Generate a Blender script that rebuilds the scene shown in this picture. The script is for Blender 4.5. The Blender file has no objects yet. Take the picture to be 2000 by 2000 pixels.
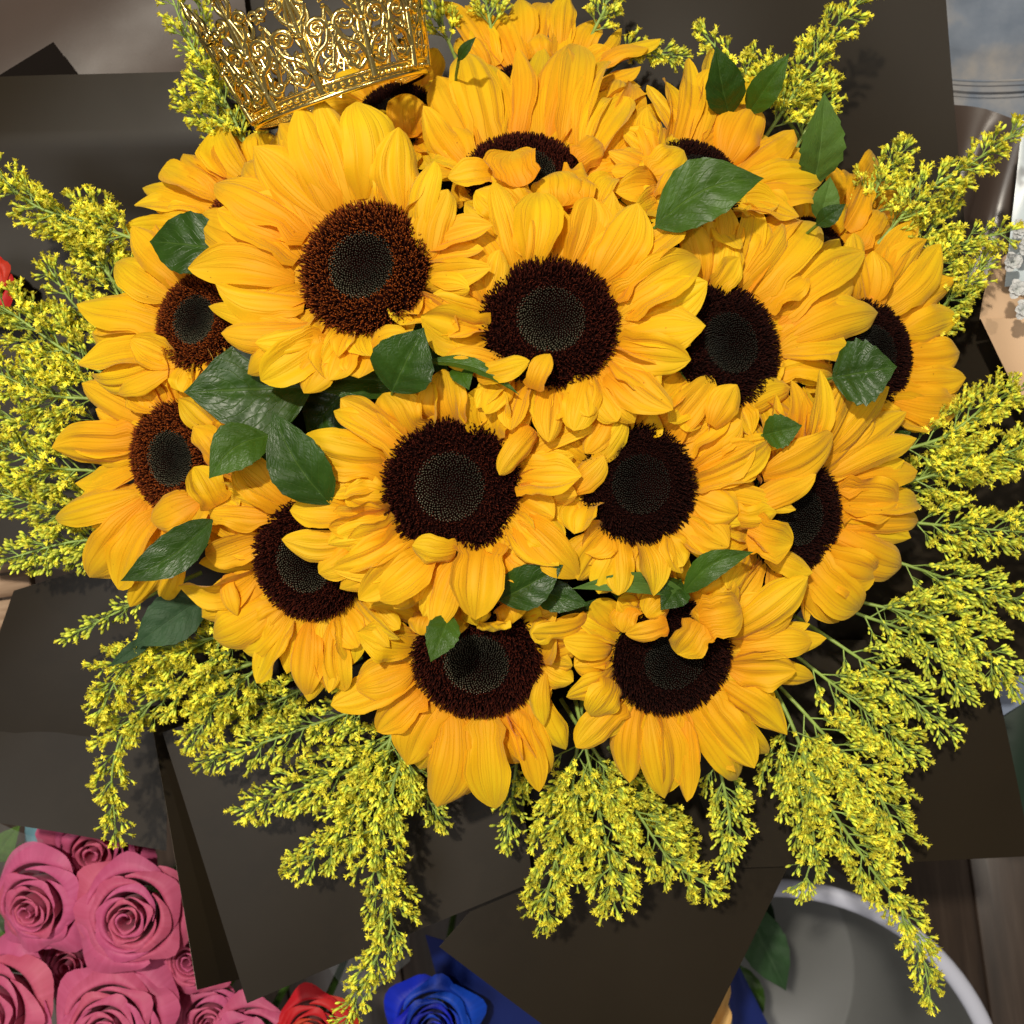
import bpy, math, random
import numpy as np
from mathutils import Vector, Matrix, noise as mnoise

# ------------------------------------------------------------------ camera, world, lamps
sc = bpy.context.scene
COL = sc.collection
T = 0.462            # tangent of the half field of view
ZC = 1.20            # camera height above the shop floor
cam_d = bpy.data.cameras.new("camera"); cam = bpy.data.objects.new("camera", cam_d); COL.objects.link(cam)
cam.location = (0, 0, ZC); cam_d.sensor_width = 36; cam_d.lens = 18 / T
cam_d.clip_start = 0.01; cam_d.clip_end = 50
cam_d.dof.use_dof = True; cam_d.dof.focus_distance = 0.60; cam_d.dof.aperture_fstop = 11
sc.camera = cam
world = bpy.data.worlds.new("World"); sc.world = world; world.use_nodes = True
bg = world.node_tree.nodes["Background"]; bg.inputs[0].default_value = (1.0, 0.90, 0.78, 1); bg.inputs[1].default_value = 0.12
sc.view_settings.view_transform = 'Standard'; sc.view_settings.look = 'None'
sc.view_settings.exposure = 0.0; sc.view_settings.gamma = 1.0
sc.cycles.max_bounces = 8; sc.cycles.transparent_max_bounces = 12
sc.cycles.use_denoising = True

def lamp(name, kind, loc, target, energy, color, size=0.1, spot=60, blend=0.6, label=None):
    d = bpy.data.lights.new(name, kind); d.energy = energy; d.color = color
    if kind == 'AREA':
        d.shape = 'DISK'; d.size = size
    else:
        d.shadow_soft_size = size
        if kind == 'SPOT': d.spot_size = math.radians(spot); d.spot_blend = blend
    o = bpy.data.objects.new(name, d); COL.objects.link(o); o.location = loc
    o.rotation_euler = (Vector(target) - Vector(loc)).to_track_quat('-Z', 'Y').to_euler()
    return o
lamp('ceiling_spot', 'SPOT', (-0.42, 0.62, 2.55), (0, 0, 0.55), 176, (1.0, 0.92, 0.78), 0.042, 46)
lamp('ceiling_spot', 'SPOT', (1.25, 0.75, 2.6), (0.05, 0, 0.5), 42, (1.0, 0.90, 0.76), 0.035, 50)
lamp('soft_fill', 'AREA', (-0.8, -0.3, 2.8), (0, 0, 0.4), 17, (1.0, 0.96, 0.92), 1.1)  # soft fill added to lift the shade, no real fitting

# ------------------------------------------------------------------ helpers
R_ = random.Random(7)
def P(px, py, z):
    k = T * (ZC - z) / 1000.0
    return np.array([(px - 1000) * k, (1000 - py) * k, z])
def ray_plane(px, py, C, n, h=0.0):
    d = np.array([(px - 1000) * T / 1000, (1000 - py) * T / 1000, -1.0]); o = np.array([0, 0, ZC])
    t = np.dot(C + n * h - o, n) / np.dot(d, n)
    return o + d * t
def nrm(v):
    v = np.asarray(v, float); return v / (np.linalg.norm(v) + 1e-12)

def mesh_np(name, V, F, uv=None, smooth=True, attrs=None, mats=None, midx=None):
    """V (n,3), F list of index arrays (all quads or all tris, or a list)"""
    me = bpy.data.meshes.new(name)
    V = np.asarray(V, np.float32)
    if isinstance(F, np.ndarray):
        k = F.shape[1]; nf = F.shape[0]
        me.vertices.add(len(V)); me.vertices.foreach_set('co', V.ravel())
        me.loops.add(nf * k); me.loops.foreach_set('vertex_index', F.astype(np.int32).ravel())
        me.polygons.add(nf); me.polygons.foreach_set('loop_start', np.arange(0, nf * k, k, dtype=np.int32))
        me.update(calc_edges=True)
    else:
        me.from_pydata([tuple(v) for v in V], [], [tuple(f) for f in F]); me.update()
    if smooth: me.polygons.foreach_set('use_smooth', [True] * len(me.polygons))
    if uv is not None:
        l = me.uv_layers.new(name='UVMap'); li = np.empty(len(me.loops), np.int32)
        me.loops.foreach_get('vertex_index', li); l.data.foreach_set('uv', np.asarray(uv, np.float32)[li].ravel())
    for an, av in (attrs or {}).items():
        a = me.attributes.new(an, 'FLOAT', 'POINT'); a.data.foreach_set('value', np.asarray(av, np.float32))
    for m in (mats or []): me.materials.append(m)
    if midx is not None: me.polygons.foreach_set('material_index', np.asarray(midx, np.int32))
    me.update()
    return me
def obj(name, me, parent=None, loc=None, mat=None):
    o = bpy.data.objects.new(name, me); COL.objects.link(o)
    if mat is not None and me is not None and not me.materials: me.materials.append(mat)
    if parent is not None: o.parent = parent
    if loc is not None: o.location = tuple(loc)
    return o
def tag(o, label=None, cat=None, group=None, kind=None):
    if label: o['label'] = label
    if cat: o['category'] = cat
    if group: o['group'] = group
    if kind: o['kind'] = kind
    return o
def empty(name, loc, label, cat, group=None):
    o = bpy.data.objects.new(name, None); COL.objects.link(o); o.location = tuple(loc); o.empty_display_size = 0.02
    return tag(o, label, cat, group)
_gq = {}
def gridF(nv, nu):
    if (nv, nu) not in _gq:
        i = np.arange(nv - 1)[:, None] * nu + np.arange(nu - 1)[None, :]
        i = i.ravel(); _gq[(nv, nu)] = np.stack([i, i + 1, i + nu + 1, i + nu], 1)
    return _gq[(nv, nu)]
def tube(pts, rad, n=6, cap=True):
    """returns V,F for a tube along pts"""
    pts = np.asarray(pts, float); m = len(pts); rad = np.broadcast_to(np.asarray(rad, float), (m,))
    tan = np.gradient(pts, axis=0); tan /= np.linalg.norm(tan, axis=1)[:, None] + 1e-12
    up = np.array([0.21, 0.13, 0.97]); 
    if abs(np.dot(up, tan[0])) > 0.95: up = np.array([1.0, 0, 0.1])
    V = []; s = nrm(np.cross(tan[0], up))
    for i in range(m):
        s = nrm(s - tan[i] * np.dot(s, tan[i])); b = np.cross(tan[i], s)
        a = np.arange(n) * 2 * math.pi / n
        V.append(pts[i] + rad[i] * (np.cos(a)[:, None] * s + np.sin(a)[:, None] * b))
    V = np.concatenate(V); F = []
    i = np.arange(m - 1)[:, None] * n; j = np.arange(n)[None, :]
    a = (i + j).ravel(); b = (i + (j + 1) % n).ravel()
    F = np.stack([a, b, b + n, a + n], 1)
    return V, F
def join(parts):
    Vs, Fs, o = [], [], 0
    for V, F in parts:
        Vs.append(V); Fs.append(F + o); o += len(V)
    return np.concatenate(Vs), np.concatenate(Fs)
def bez(pts, n):
    """Catmull-Rom through pts"""
    p = np.asarray(pts, float); p = np.vstack([2 * p[0] - p[1], p, 2 * p[-1] - p[-2]])
    out = []; segs = len(p) - 3
    for t in np.linspace(0, segs - 1e-6, n):
        i = int(t); f = t - i; a, b, c, d = p[i:i + 4]
        out.append(0.5 * ((2 * b) + (c - a) * f + (2 * a - 5 * b + 4 * c - d) * f * f + (3 * b - a - 3 * c + d) * f ** 3))
    return np.array(out)

# ------------------------------------------------------------------ materials
def newmat(name):
    m = bpy.data.materials.new(name); m.use_nodes = True
    nt = m.node_tree; return m, nt, nt.nodes['Principled BSDF']
def N(nt, t, **kw):
    n = nt.nodes.new(t)
    for k, v in kw.items(): setattr(n, k, v)
    return n
def ramp(nt, stops, src=None):
    n = nt.nodes.new('ShaderNodeValToRGB'); e = n.color_ramp.elements
    while len(e) < len(stops): e.new(0.5)
    for i, (p, c) in enumerate(stops):
        e[i].position = p; e[i].color = (*c, 1)
    if src is not None: nt.links.new(src, n.inputs[0])
    return n
def mapped(nt, coord, scale):
    tc = N(nt, 'ShaderNodeTexCoord'); mp = N(nt, 'ShaderNodeMapping'); mp.inputs['Scale'].default_value = scale
    nt.links.new(tc.outputs[coord], mp.inputs[0]); return mp.outputs[0]
def noise_n(nt, vec, scale, detail=3, rough=0.5):
    n = N(nt, 'ShaderNodeTexNoise'); n.inputs['Scale'].default_value = scale; n.inputs['Detail'].default_value = detail
    n.inputs['Roughness'].default_value = rough
    if vec is not None: nt.links.new(vec, n.inputs['Vector'])
    return n
def bump(nt, bsdf, h, strength, dist):
    b = N(nt, 'ShaderNodeBump'); b.inputs['Strength'].default_value = strength; b.inputs['Distance'].default_value = dist
    nt.links.new(h, b.inputs['Height']); nt.links.new(b.outputs[0], bsdf.inputs['Normal']); return b
def mixc(nt, fac, a, b, mode='MIX'):
    n = N(nt, 'ShaderNodeMix', data_type='RGBA', blend_type=mode)
    if isinstance(fac, (int, float)): n.inputs[0].default_value = fac
    else: nt.links.new(fac, n.inputs[0])
    for k, v in ((6, a), (7, b)):
        if isinstance(v, tuple): n.inputs[k].default_value = (*v, 1)
        else: nt.links.new(v, n.inputs[k])
    return n.outputs[2]

def petal_mat(name, c_base, c_mid, c_tip, rough=0.5, trans=0.28, crease=1.0):
    m, nt, b = newmat(name)
    tc = N(nt, 'ShaderNodeTexCoord'); sep = N(nt, 'ShaderNodeSeparateXYZ'); nt.links.new(tc.outputs['UV'], sep.inputs[0])
    info = N(nt, 'ShaderNodeObjectInfo')
    off = N(nt, 'ShaderNodeCombineXYZ'); mul = N(nt, 'ShaderNodeMath', operation='MULTIPLY'); mul.inputs[1].default_value = 37.0
    nt.links.new(info.outputs['Random'], mul.inputs[0]); nt.links.new(mul.outputs[0], off.inputs[2])
    add = N(nt, 'ShaderNodeVectorMath', operation='ADD'); nt.links.new(tc.outputs['UV'], add.inputs[0]); nt.links.new(off.outputs[0], add.inputs[1])
    mp = N(nt, 'ShaderNodeMapping'); mp.inputs['Scale'].default_value = (26, 1.6, 1); nt.links.new(add.outputs[0], mp.inputs[0])
    st = noise_n(nt, mp.outputs[0], 1.0, 4, 0.6)
    mp2 = N(nt, 'ShaderNodeMapping'); mp2.inputs['Scale'].default_value = (3.2, 2.2, 1); nt.links.new(add.outputs[0], mp2.inputs[0])
    bl = noise_n(nt, mp2.outputs[0], 1.0, 2, 0.5)
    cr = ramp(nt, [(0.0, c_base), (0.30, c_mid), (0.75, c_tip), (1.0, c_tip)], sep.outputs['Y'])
    dark = tuple(x * y for x, y in zip(c_mid, (0.86, 0.70, 0.6)))
    r1 = ramp(nt, [(0.35, (0, 0, 0)), (0.75, (1, 1, 1))], st.outputs[0])
    sm = N(nt, 'ShaderNodeMath', operation='MULTIPLY'); sm.inputs[1].default_value = 0.35; nt.links.new(r1.outputs[0], sm.inputs[0])
    c1 = mixc(nt, sm.outputs[0], cr.outputs[0], dark)
    r2 = ramp(nt, [(0.4, (0, 0, 0)), (0.8, (1, 1, 1))], bl.outputs[0])
    s2 = N(nt, 'ShaderNodeMath', operation='MULTIPLY'); s2.inputs[1].default_value = 0.5; nt.links.new(r2.outputs[0], s2.inputs[0])
    c2 = mixc(nt, s2.outputs[0], c1, tuple(c_mid))
    # tone of each petal
    hs = N(nt, 'ShaderNodeHueSaturation'); mr = N(nt, 'ShaderNodeMapRange'); mr.inputs[3].default_value = 0.488; mr.inputs[4].default_value = 0.510
    nt.links.new(info.outputs['Random'], mr.inputs[0]); nt.links.new(mr.outputs[0], hs.inputs['Hue']); nt.links.new(c2, hs.inputs['Color'])
    nt.links.new(hs.outputs[0], b.inputs['Base Color'])
    b.inputs['Roughness'].default_value = rough; b.inputs['Specular IOR Level'].default_value = 0.25
    b.inputs['Sheen Weight'].default_value = 0.12; b.inputs['Sheen Roughness'].default_value = 0.5
    mp3 = N(nt, 'ShaderNodeMapping'); mp3.inputs['Scale'].default_value = (7.5, 0.55, 1); nt.links.new(add.outputs[0], mp3.inputs[0])
    cn = noise_n(nt, mp3.outputs[0], 1.0, 1.5, 0.5)
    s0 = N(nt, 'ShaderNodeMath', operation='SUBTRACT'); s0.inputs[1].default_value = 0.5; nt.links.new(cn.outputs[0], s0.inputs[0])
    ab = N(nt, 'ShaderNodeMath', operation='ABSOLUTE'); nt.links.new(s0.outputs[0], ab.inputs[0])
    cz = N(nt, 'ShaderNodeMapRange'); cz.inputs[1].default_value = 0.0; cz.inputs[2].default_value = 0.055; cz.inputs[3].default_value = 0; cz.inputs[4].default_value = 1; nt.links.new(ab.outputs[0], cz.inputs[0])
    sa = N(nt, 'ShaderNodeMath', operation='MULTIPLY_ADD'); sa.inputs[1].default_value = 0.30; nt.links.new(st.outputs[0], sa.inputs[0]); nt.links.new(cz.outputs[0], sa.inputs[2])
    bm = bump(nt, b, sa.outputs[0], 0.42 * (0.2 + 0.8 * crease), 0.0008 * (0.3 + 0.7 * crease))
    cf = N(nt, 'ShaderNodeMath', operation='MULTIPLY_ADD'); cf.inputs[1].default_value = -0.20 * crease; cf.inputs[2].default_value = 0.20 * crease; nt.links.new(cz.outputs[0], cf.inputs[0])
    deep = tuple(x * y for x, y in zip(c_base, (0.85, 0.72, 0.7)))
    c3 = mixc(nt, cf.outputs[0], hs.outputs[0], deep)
    sp = noise_n(nt, mapped(nt, 'Object', (1, 1, 1)), 420, 1, .4); sr = ramp(nt, [(0.775, (0, 0, 0)), (0.80, (1, 1, 1))], sp.outputs[0])
    big = noise_n(nt, mapped(nt, 'Object', (1, 1, 1)), 28, 1, .4); br = ramp(nt, [(0.52, (0, 0, 0)), (0.60, (1, 1, 1))], big.outputs[0])
    sf = N(nt, 'ShaderNodeMath', operation='MULTIPLY'); nt.links.new(sr.outputs[0], sf.inputs[0]); nt.links.new(br.outputs[0], sf.inputs[1])
    sg_ = N(nt, 'ShaderNodeMath', operation='MULTIPLY'); sg_.inputs[1].default_value = 0.75; nt.links.new(sf.outputs[0], sg_.inputs[0])
    c4 = mixc(nt, sg_.outputs[0], c3, tuple(x * y for x, y in zip(c_base, (0.35, 0.3, 0.8))))
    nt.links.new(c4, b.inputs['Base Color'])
    tr = N(nt, 'ShaderNodeBsdfTranslucent'); nt.links.new(hs.outputs[0], tr.inputs[0]); nt.links.new(bm.outputs[0], tr.inputs['Normal'])
    mx = N(nt, 'ShaderNodeMixShader'); mx.inputs[0].default_value = trans
    nt.links.new(b.outputs[0], mx.inputs[1]); nt.links.new(tr.outputs[0], mx.inputs[2])
    nt.links.new(mx.outputs[0], nt.nodes['Material Output'].inputs[0])
    return m
M = {}
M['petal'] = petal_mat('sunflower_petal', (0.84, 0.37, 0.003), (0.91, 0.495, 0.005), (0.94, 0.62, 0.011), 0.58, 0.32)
M['pink'] = petal_mat('pink_rose_petal', (0.30, 0.012, 0.062), (0.48, 0.045, 0.140), (0.66, 0.14, 0.27), 0.5, 0.3, 0.1)
M['red'] = petal_mat('red_rose_petal', (0.30, 0.004, 0.006), (0.45, 0.006, 0.008), (0.55, 0.012, 0.012), 0.5, 0.2, 0.1)
M['blue'] = petal_mat('blue_rose_petal', (0.001, 0.006, 0.14), (0.002, 0.015, 0.32), (0.006, 0.045, 0.55), 0.45, 0.2, 0.2)
M['orange'] = petal_mat('apricot_petal', (0.75, 0.30, 0.03), (0.80, 0.42, 0.10), (0.85, 0.55, 0.20), 0.5, 0.25)
M['white'] = petal_mat('white_petal', (0.45, 0.5, 0.42), (0.62, 0.66, 0.66), (0.7, 0.72, 0.74), 0.6, 0.25)

def tip_mat(name, stops, rough=0.6, spec=0.3, trans=0.0, lo=0.55, hi=1.4):
    m, nt, b = newmat(name)
    a = N(nt, 'ShaderNodeAttribute', attribute_name='tipf'); v = N(nt, 'ShaderNodeAttribute', attribute_name='var')
    cr = ramp(nt, stops, a.outputs['Fac'])
    hs = N(nt, 'ShaderNodeHueSaturation'); mr = N(nt, 'ShaderNodeMapRange'); mr.inputs[3].default_value = lo; mr.inputs[4].default_value = hi
    nt.links.new(v.outputs['Fac'], mr.inputs[0]); nt.links.new(mr.outputs[0], hs.inputs['Value']); nt.links.new(cr.outputs[0], hs.inputs['Color'])
    nt.links.new(hs.outputs[0], b.inputs['Base Color']); b.inputs['Roughness'].default_value = rough; b.inputs['Specular IOR Level'].default_value = spec
    if trans:
        tr = N(nt, 'ShaderNodeBsdfTranslucent'); nt.links.new(hs.outputs[0], tr.inputs[0])
        mx = N(nt, 'ShaderNodeMixShader'); mx.inputs[0].default_value = trans
        nt.links.new(b.outputs[0], mx.inputs[1]); nt.links.new(tr.outputs[0], mx.inputs[2]); nt.links.new(mx.outputs[0], nt.nodes['Material Output'].inputs[0])
    return m
M['ring_red'] = tip_mat('disc_ring_russet', [(0, (0.016, 0.003, 0.001)), (0.6, (0.085, 0.013, 0.003)), (1, (0.36, 0.085, 0.010))], 0.8, 0.12)
M['ring_dark'] = tip_mat('disc_ring_maroon', [(0, (0.007, 0.0012, 0.0008)), (0.6, (0.026, 0.0032, 0.0018)), (1, (0.085, 0.014, 0.005))], 0.8, 0.12)
M['ring_dark_shaded'] = tip_mat('disc_ring_dark_shaded', [(0, (0.004, 0.001, 0.0008)), (0.6, (0.012, 0.002, 0.0015)), (1, (0.038, 0.007, 0.003))], 0.8, 0.12)  # dark florets, with part of the shade put into the colour
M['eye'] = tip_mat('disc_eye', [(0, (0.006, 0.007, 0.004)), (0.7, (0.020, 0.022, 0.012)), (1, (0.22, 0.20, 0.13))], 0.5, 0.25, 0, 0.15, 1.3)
M['eye_dark_shaded'] = tip_mat('disc_eye_dark_shaded', [(0, (0.004, 0.004, 0.003)), (0.7, (0.009, 0.009, 0.006)), (1, (0.055, 0.05, 0.035))], 0.45, 0.25, 0, 0.3, 1.3)  # eye of the darkest discs, some shade put into its colour too
M['floret'] = tip_mat('goldenrod_floret', [(0, (0.24, 0.42, 0.04)), (0.45, (0.68, 0.76, 0.08)), (0.7, (0.90, 0.86, 0.08)), (0.9, (0.93, 0.82, 0.06)), (1, (0.90, 0.66, 0.04))], 0.5, 0.3, 0.2)

def simple(name, col, rough=0.5, metal=0.0, spec=0.5, nscale=0, var=0.15, bumpd=0, coord='Object'):
    m, nt, b = newmat(name); b.inputs['Roughness'].default_value = rough; b.inputs['Metallic'].default_value = metal
    b.inputs['Specular IOR Level'].default_value = spec; b.inputs['Base Color'].default_value = (*col, 1)
    if nscale:
        n = noise_n(nt, mapped(nt, coord, (1, 1, 1)), nscale, 4)
        r = ramp(nt, [(0.25, tuple(c * (1 - var) for c in col)), (0.75, tuple(min(1, c * (1 + var)) for c in col))], n.outputs[0])
        nt.links.new(r.outputs[0], b.inputs['Base Color'])
        if bumpd: bump(nt, b, n.outputs[0], 0.5, bumpd)
    return m
M['stem'] = simple('green_stem', (0.10, 0.22, 0.035), 0.5, nscale=90, var=0.3)
M['gstem'] = simple('goldenrod_stem', (0.25, 0.36, 0.07), 0.5, nscale=120, var=0.35)
M['bowl'] = simple('disc_bowl', (0.010, 0.002, 0.0015), 0.95, spec=0.05)

def leaf_mat(name, c, vein, rough=0.4, spec=0.45):
    m, nt, b = newmat(name)
    tc = N(nt, 'ShaderNodeTexCoord'); sep = N(nt, 'ShaderNodeSeparateXYZ'); nt.links.new(tc.outputs['UV'], sep.inputs[0])
    def math_(op, a, bb=None):
        n = N(nt, 'ShaderNodeMath', operation=op)
        for i, x in enumerate((a, bb)):
            if x is None: continue
            if isinstance(x, (int, float)): n.inputs[i].default_value = x
            else: nt.links.new(x, n.inputs[i])
        return n.outputs[0]
    au = math_('ABSOLUTE', math_('SUBTRACT', sep.outputs['X'], 0.5))
    wob = noise_n(nt, tc.outputs['UV'], 5, 2)
    ph = math_('SUBTRACT', math_('MULTIPLY', sep.outputs['Y'], 9.0), math_('MULTIPLY', au, 7.5))
    ph = math_('ADD', ph, math_('MULTIPLY', wob.outputs[0], 0.8))
    saw = math_('ABSOLUTE', math_('SUBTRACT', math_('FRACT', ph), 0.5))
    side = N(nt, 'ShaderNodeMapRange'); side.inputs[1].default_value = 0.0; side.inputs[2].default_value = 0.07; side.inputs[3].default_value = 1; side.inputs[4].default_value = 0; nt.links.new(saw, side.inputs[0])
    mid = N(nt, 'ShaderNodeMapRange'); mid.inputs[1].default_value = 0.0; mid.inputs[2].default_value = 0.022; mid.inputs[3].default_value = 1; mid.inputs[4].default_value = 0; nt.links.new(au, mid.inputs[0])
    v = math_('MAXIMUM', math_('MULTIPLY', side.outputs[0], 0.45), mid.outputs[0])
    vor = N(nt, 'ShaderNodeTexVoronoi', feature='DISTANCE_TO_EDGE'); vor.inputs['Scale'].default_value = 15; nt.links.new(tc.outputs['UV'], vor.inputs['Vector'])
    nz = noise_n(nt, mapped(nt, 'Object', (1, 1, 1)), 60, 4)
    c1 = ramp(nt, [(0.3, tuple(x * 0.75 for x in c)), (0.75, tuple(x * 1.25 for x in c))], nz.outputs[0])
    cc = mixc(nt, math_('MULTIPLY', v, 0.55), c1.outputs[0], vein)
    nt.links.new(cc, b.inputs['Base Color']); b.inputs['Roughness'].default_value = rough; b.inputs['Specular IOR Level'].default_value = spec
    hgt = math_('ADD', math_('MULTIPLY', v, -1.0), math_('MULTIPLY', vor.outputs['Distance'], 0.9))
    bump(nt, b, hgt, 0.5, 0.0007)
    tr = N(nt, 'ShaderNodeBsdfTranslucent'); nt.links.new(cc, tr.inputs[0])
    mx = N(nt, 'ShaderNodeMixShader'); mx.inputs[0].default_value = 0.12
    nt.links.new(b.outputs[0], mx.inputs[1]); nt.links.new(tr.outputs[0], mx.inputs[2]); nt.links.new(mx.outputs[0], nt.nodes['Material Output'].inputs[0])
    return m
M['leaf'] = leaf_mat('dark_green_leaf', (0.024, 0.064, 0.005), (0.09, 0.16, 0.03), 0.40, .4)
M['leaf_mid'] = leaf_mat('mid_green_leaf', (0.042, 0.100, 0.006), (0.11, 0.19, 0.03), 0.45, .35)
M['leaf_pale'] = leaf_mat('pale_leaf_underside', (0.075, 0.15, 0.022), (0.15, 0.25, 0.07), 0.6, .3)
M['leaf_blue'] = leaf_mat('blue_green_leaf', (0.028, 0.070, 0.026), (0.08, 0.14, 0.07), 0.6, .3)

def paper_mat(name, col, rough, spec, wr=0.0006):
    m, nt, b = newmat(name)
    v = mapped(nt, 'Object', (1, 1, 1)); n = noise_n(nt, v, 9, 3); g = noise_n(nt, v, 1500, 2)
    r = ramp(nt, [(0.3, tuple(c * 0.88 for c in col)), (0.7, tuple(c * 1.12 for c in col))], n.outputs[0])
    nt.links.new(r.outputs[0], b.inputs['Base Color'])
    rr = N(nt, 'ShaderNodeMapRange'); rr.inputs[3].default_value = rough - 0.04; rr.inputs[4].default_value = rough + 0.06
    nt.links.new(g.outputs[0], rr.inputs[0]); nt.links.new(rr.outputs[0], b.inputs['Roughness'])
    b.inputs['Specular IOR Level'].default_value = spec
    bump(nt, b, n.outputs[0], 0.6, wr)
    return m
M['paper'] = paper_mat('black_satin_paper', (0.0155, 0.0110, 0.0060), 0.38, 0.15)
M['edge_highlight'] = simple('paper_edge_highlight', (0.30, 0.26, 0.20), 0.6)  # pale rim colour paints the highlight along the sheet edges
M['paper_gloss'] = paper_mat('glossy_black_paper', (0.055, 0.038, 0.030), 0.30, 0.7, 0.002)
M['paper_peach'] = paper_mat('peach_paper', (0.62, 0.42, 0.26), 0.5, 0.4)

m, nt, b = newmat('gold_plate'); M['gold'] = m
b.inputs['Base Color'].default_value = (1.0, 0.80, 0.30, 1); b.inputs['Metallic'].default_value = 1; b.inputs['Roughness'].default_value = 0.20
n = noise_n(nt, mapped(nt, 'Object', (1, 1, 1)), 500, 2); bump(nt, b, n.outputs[0], 0.35, 0.0004)

# ------------------------------------------------------------------ petals
NV, NU = 17, 17
_S = np.linspace(0, 1, NV) ** 0.93; _U = np.linspace(-1, 1, NU)
_WS = [0, .06, .16, .32, .50, .66, .80, .90, .96, 1.0]
_WW = [.34, .46, .70, .93, 1.0, .94, .70, .42, .21, .015]
_WB = [.34, .50, .74, .95, 1.0, 1.0, .93, .74, .48, .05]   # blunt
def petal_pts(base, tip, up, W, arch=0.08, cup=0.18, roll=0.0, curl=0.0, blunt=0.0, bend=0.0, rnd=R_, wave=1.0, fold=0.0, lobe=0.0):
    base = np.asarray(base, float); tip = np.asarray(tip, float)
    L = np.linalg.norm(tip - base); t = (tip - base) / (L + 1e-9)
    side = nrm(np.cross(t, up)); n = np.cross(side, t)
    if roll:
        c, s = math.cos(roll), math.sin(roll); side, n = side * c + n * s, n * c - side * s
    s = _S
    w = (np.interp(s, _WS, _WW) * (1 - blunt) + np.interp(s, _WS, _WB) * blunt) * W * 0.5
    w = w * (1 + lobe * 1.1 * np.exp(-((s - 0.05) / 0.10) ** 2))
    skew = rnd.uniform(-.12, .12)
    ctr = base[None] + t[None] * (s * L)[:, None]
    ah = arch * L * np.sin(np.pi * s ** 0.85)
    # tip curls up (positive) or down
    ah = ah + curl * L * np.clip((s - 0.66) / 0.34, 0, 1) ** 2 * 0.5
    ctr = ctr + n[None] * ah[:, None] + side[None] * (bend * L * np.sin(np.pi * s))[:, None]
    ph = rnd.uniform(0, 6.28); ph2 = rnd.uniform(0, 6.28); k1 = rnd.uniform(3, 6)
    U = _U[None, :]; Sg = s[:, None]
    env = np.sin(np.pi * np.clip(Sg, 0, 1)) ** 0.6
    prof = cup * (U ** 2) * np.ones_like(Sg)                               # cupped section
    prof = prof + (0.025 + 0.05 * rnd.random()) * (np.cos(U * (2.6 + rnd.random()) * math.pi + 0.9 * math.sin(ph))) * env     # long ridges
    prof = prof - 0.20 * np.exp(-((U - 0.25 * math.sin(ph2)) / 0.15) ** 2) * env * rnd.random()
    prof = prof + fold * np.abs(U)
    prof = prof + wave * 0.09 * (np.abs(U) ** 2) * np.sin(k1 * Sg * 2 + ph + U * 1.5) + wave * 0.05 * np.abs(U) ** 3 * np.sin(13 * Sg + ph2 * np.sign(U))
    hw = w[:, None]
    X = U * hw * (1 - 0.10 * np.abs(U) * abs(cup) * 2) + skew * hw * env
    Hh = prof * hw
    # uneven edge
    X = X * (1 + 0.035 * np.sin(9 * Sg + ph) * np.abs(U) + 0.02 * np.sin(23 * Sg + ph2) * np.abs(U))
    V = ctr[:, None, :] + side[None, None, :] * X[..., None] + n[None, None, :] * Hh[..., None]
    return V.reshape(-1, 3)
_PUV = np.stack([np.tile((_U + 1) / 2, NV), np.repeat(_S, NU)], 1)
def petal_obj(name, V, parent, org, mat):
    me = mesh_np(name, V - org, gridF(NV, NU), _PUV, mats=[mat])
    return obj(name, me, parent)

# ------------------------------------------------------------------ sunflower discs
def spikes(n_list, mat_pts, rnd):
    """n_list: list of (pos, dir, length, radius, var) -> 4-sided spikes"""
    pos = np.array([a[0] for a in n_list]); d = np.array([a[1] for a in n_list]); L = np.array([a[2] for a in n_list])[:, None]; r = np.array([a[3] for a in n_list])[:, None]
    d /= np.linalg.norm(d, axis=1)[:, None]
    s = np.cross(d, np.array([0.31, 0.17, 0.05]) + 0 * d); s /= np.linalg.norm(s, axis=1)[:, None]; b = np.cross(d, s)
    k = len(pos); rows = []
    for (h, rr) in ((0, 0.75), (0.62, 1.0), (0.9, 0.75)):
        for a in range(4):
            c, sn = math.cos(a * math.pi / 2), math.sin(a * math.pi / 2)
            rows.append(pos + d * L * h + (s * c + b * sn) * r * rr)
    rows.append(pos + d * L)
    V = np.stack(rows, 1).reshape(-1, 3); m_ = len(rows)
    F = []
    for lv in range(2):
        for a in range(4):
            F.append((lv * 4 + a, lv * 4 + (a + 1) % 4, lv * 4 + 4 + (a + 1) % 4)); F.append((lv * 4 + a, lv * 4 + 4 + (a + 1) % 4, lv * 4 + 4 + a))
    for a in range(4): F.append((8 + a, 8 + (a + 1) % 4, 12))
    F = np.array(F)[None] + (np.arange(k) * m_)[:, None, None]
    tf = np.tile(np.array([0] * 4 + [0.55] * 4 + [0.8] * 4 + [1.0]), k)
    var = np.repeat(np.array([a[4] for a in n_list]), m_)
    return V, F.reshape(-1, 3), tf, var
GA = math.pi * (3 - math.sqrt(5))
def disc_h(q): return 0.004 * math.sin(min(1, q) * math.pi * 0.75) - 0.004 * (q ** 6)
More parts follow.
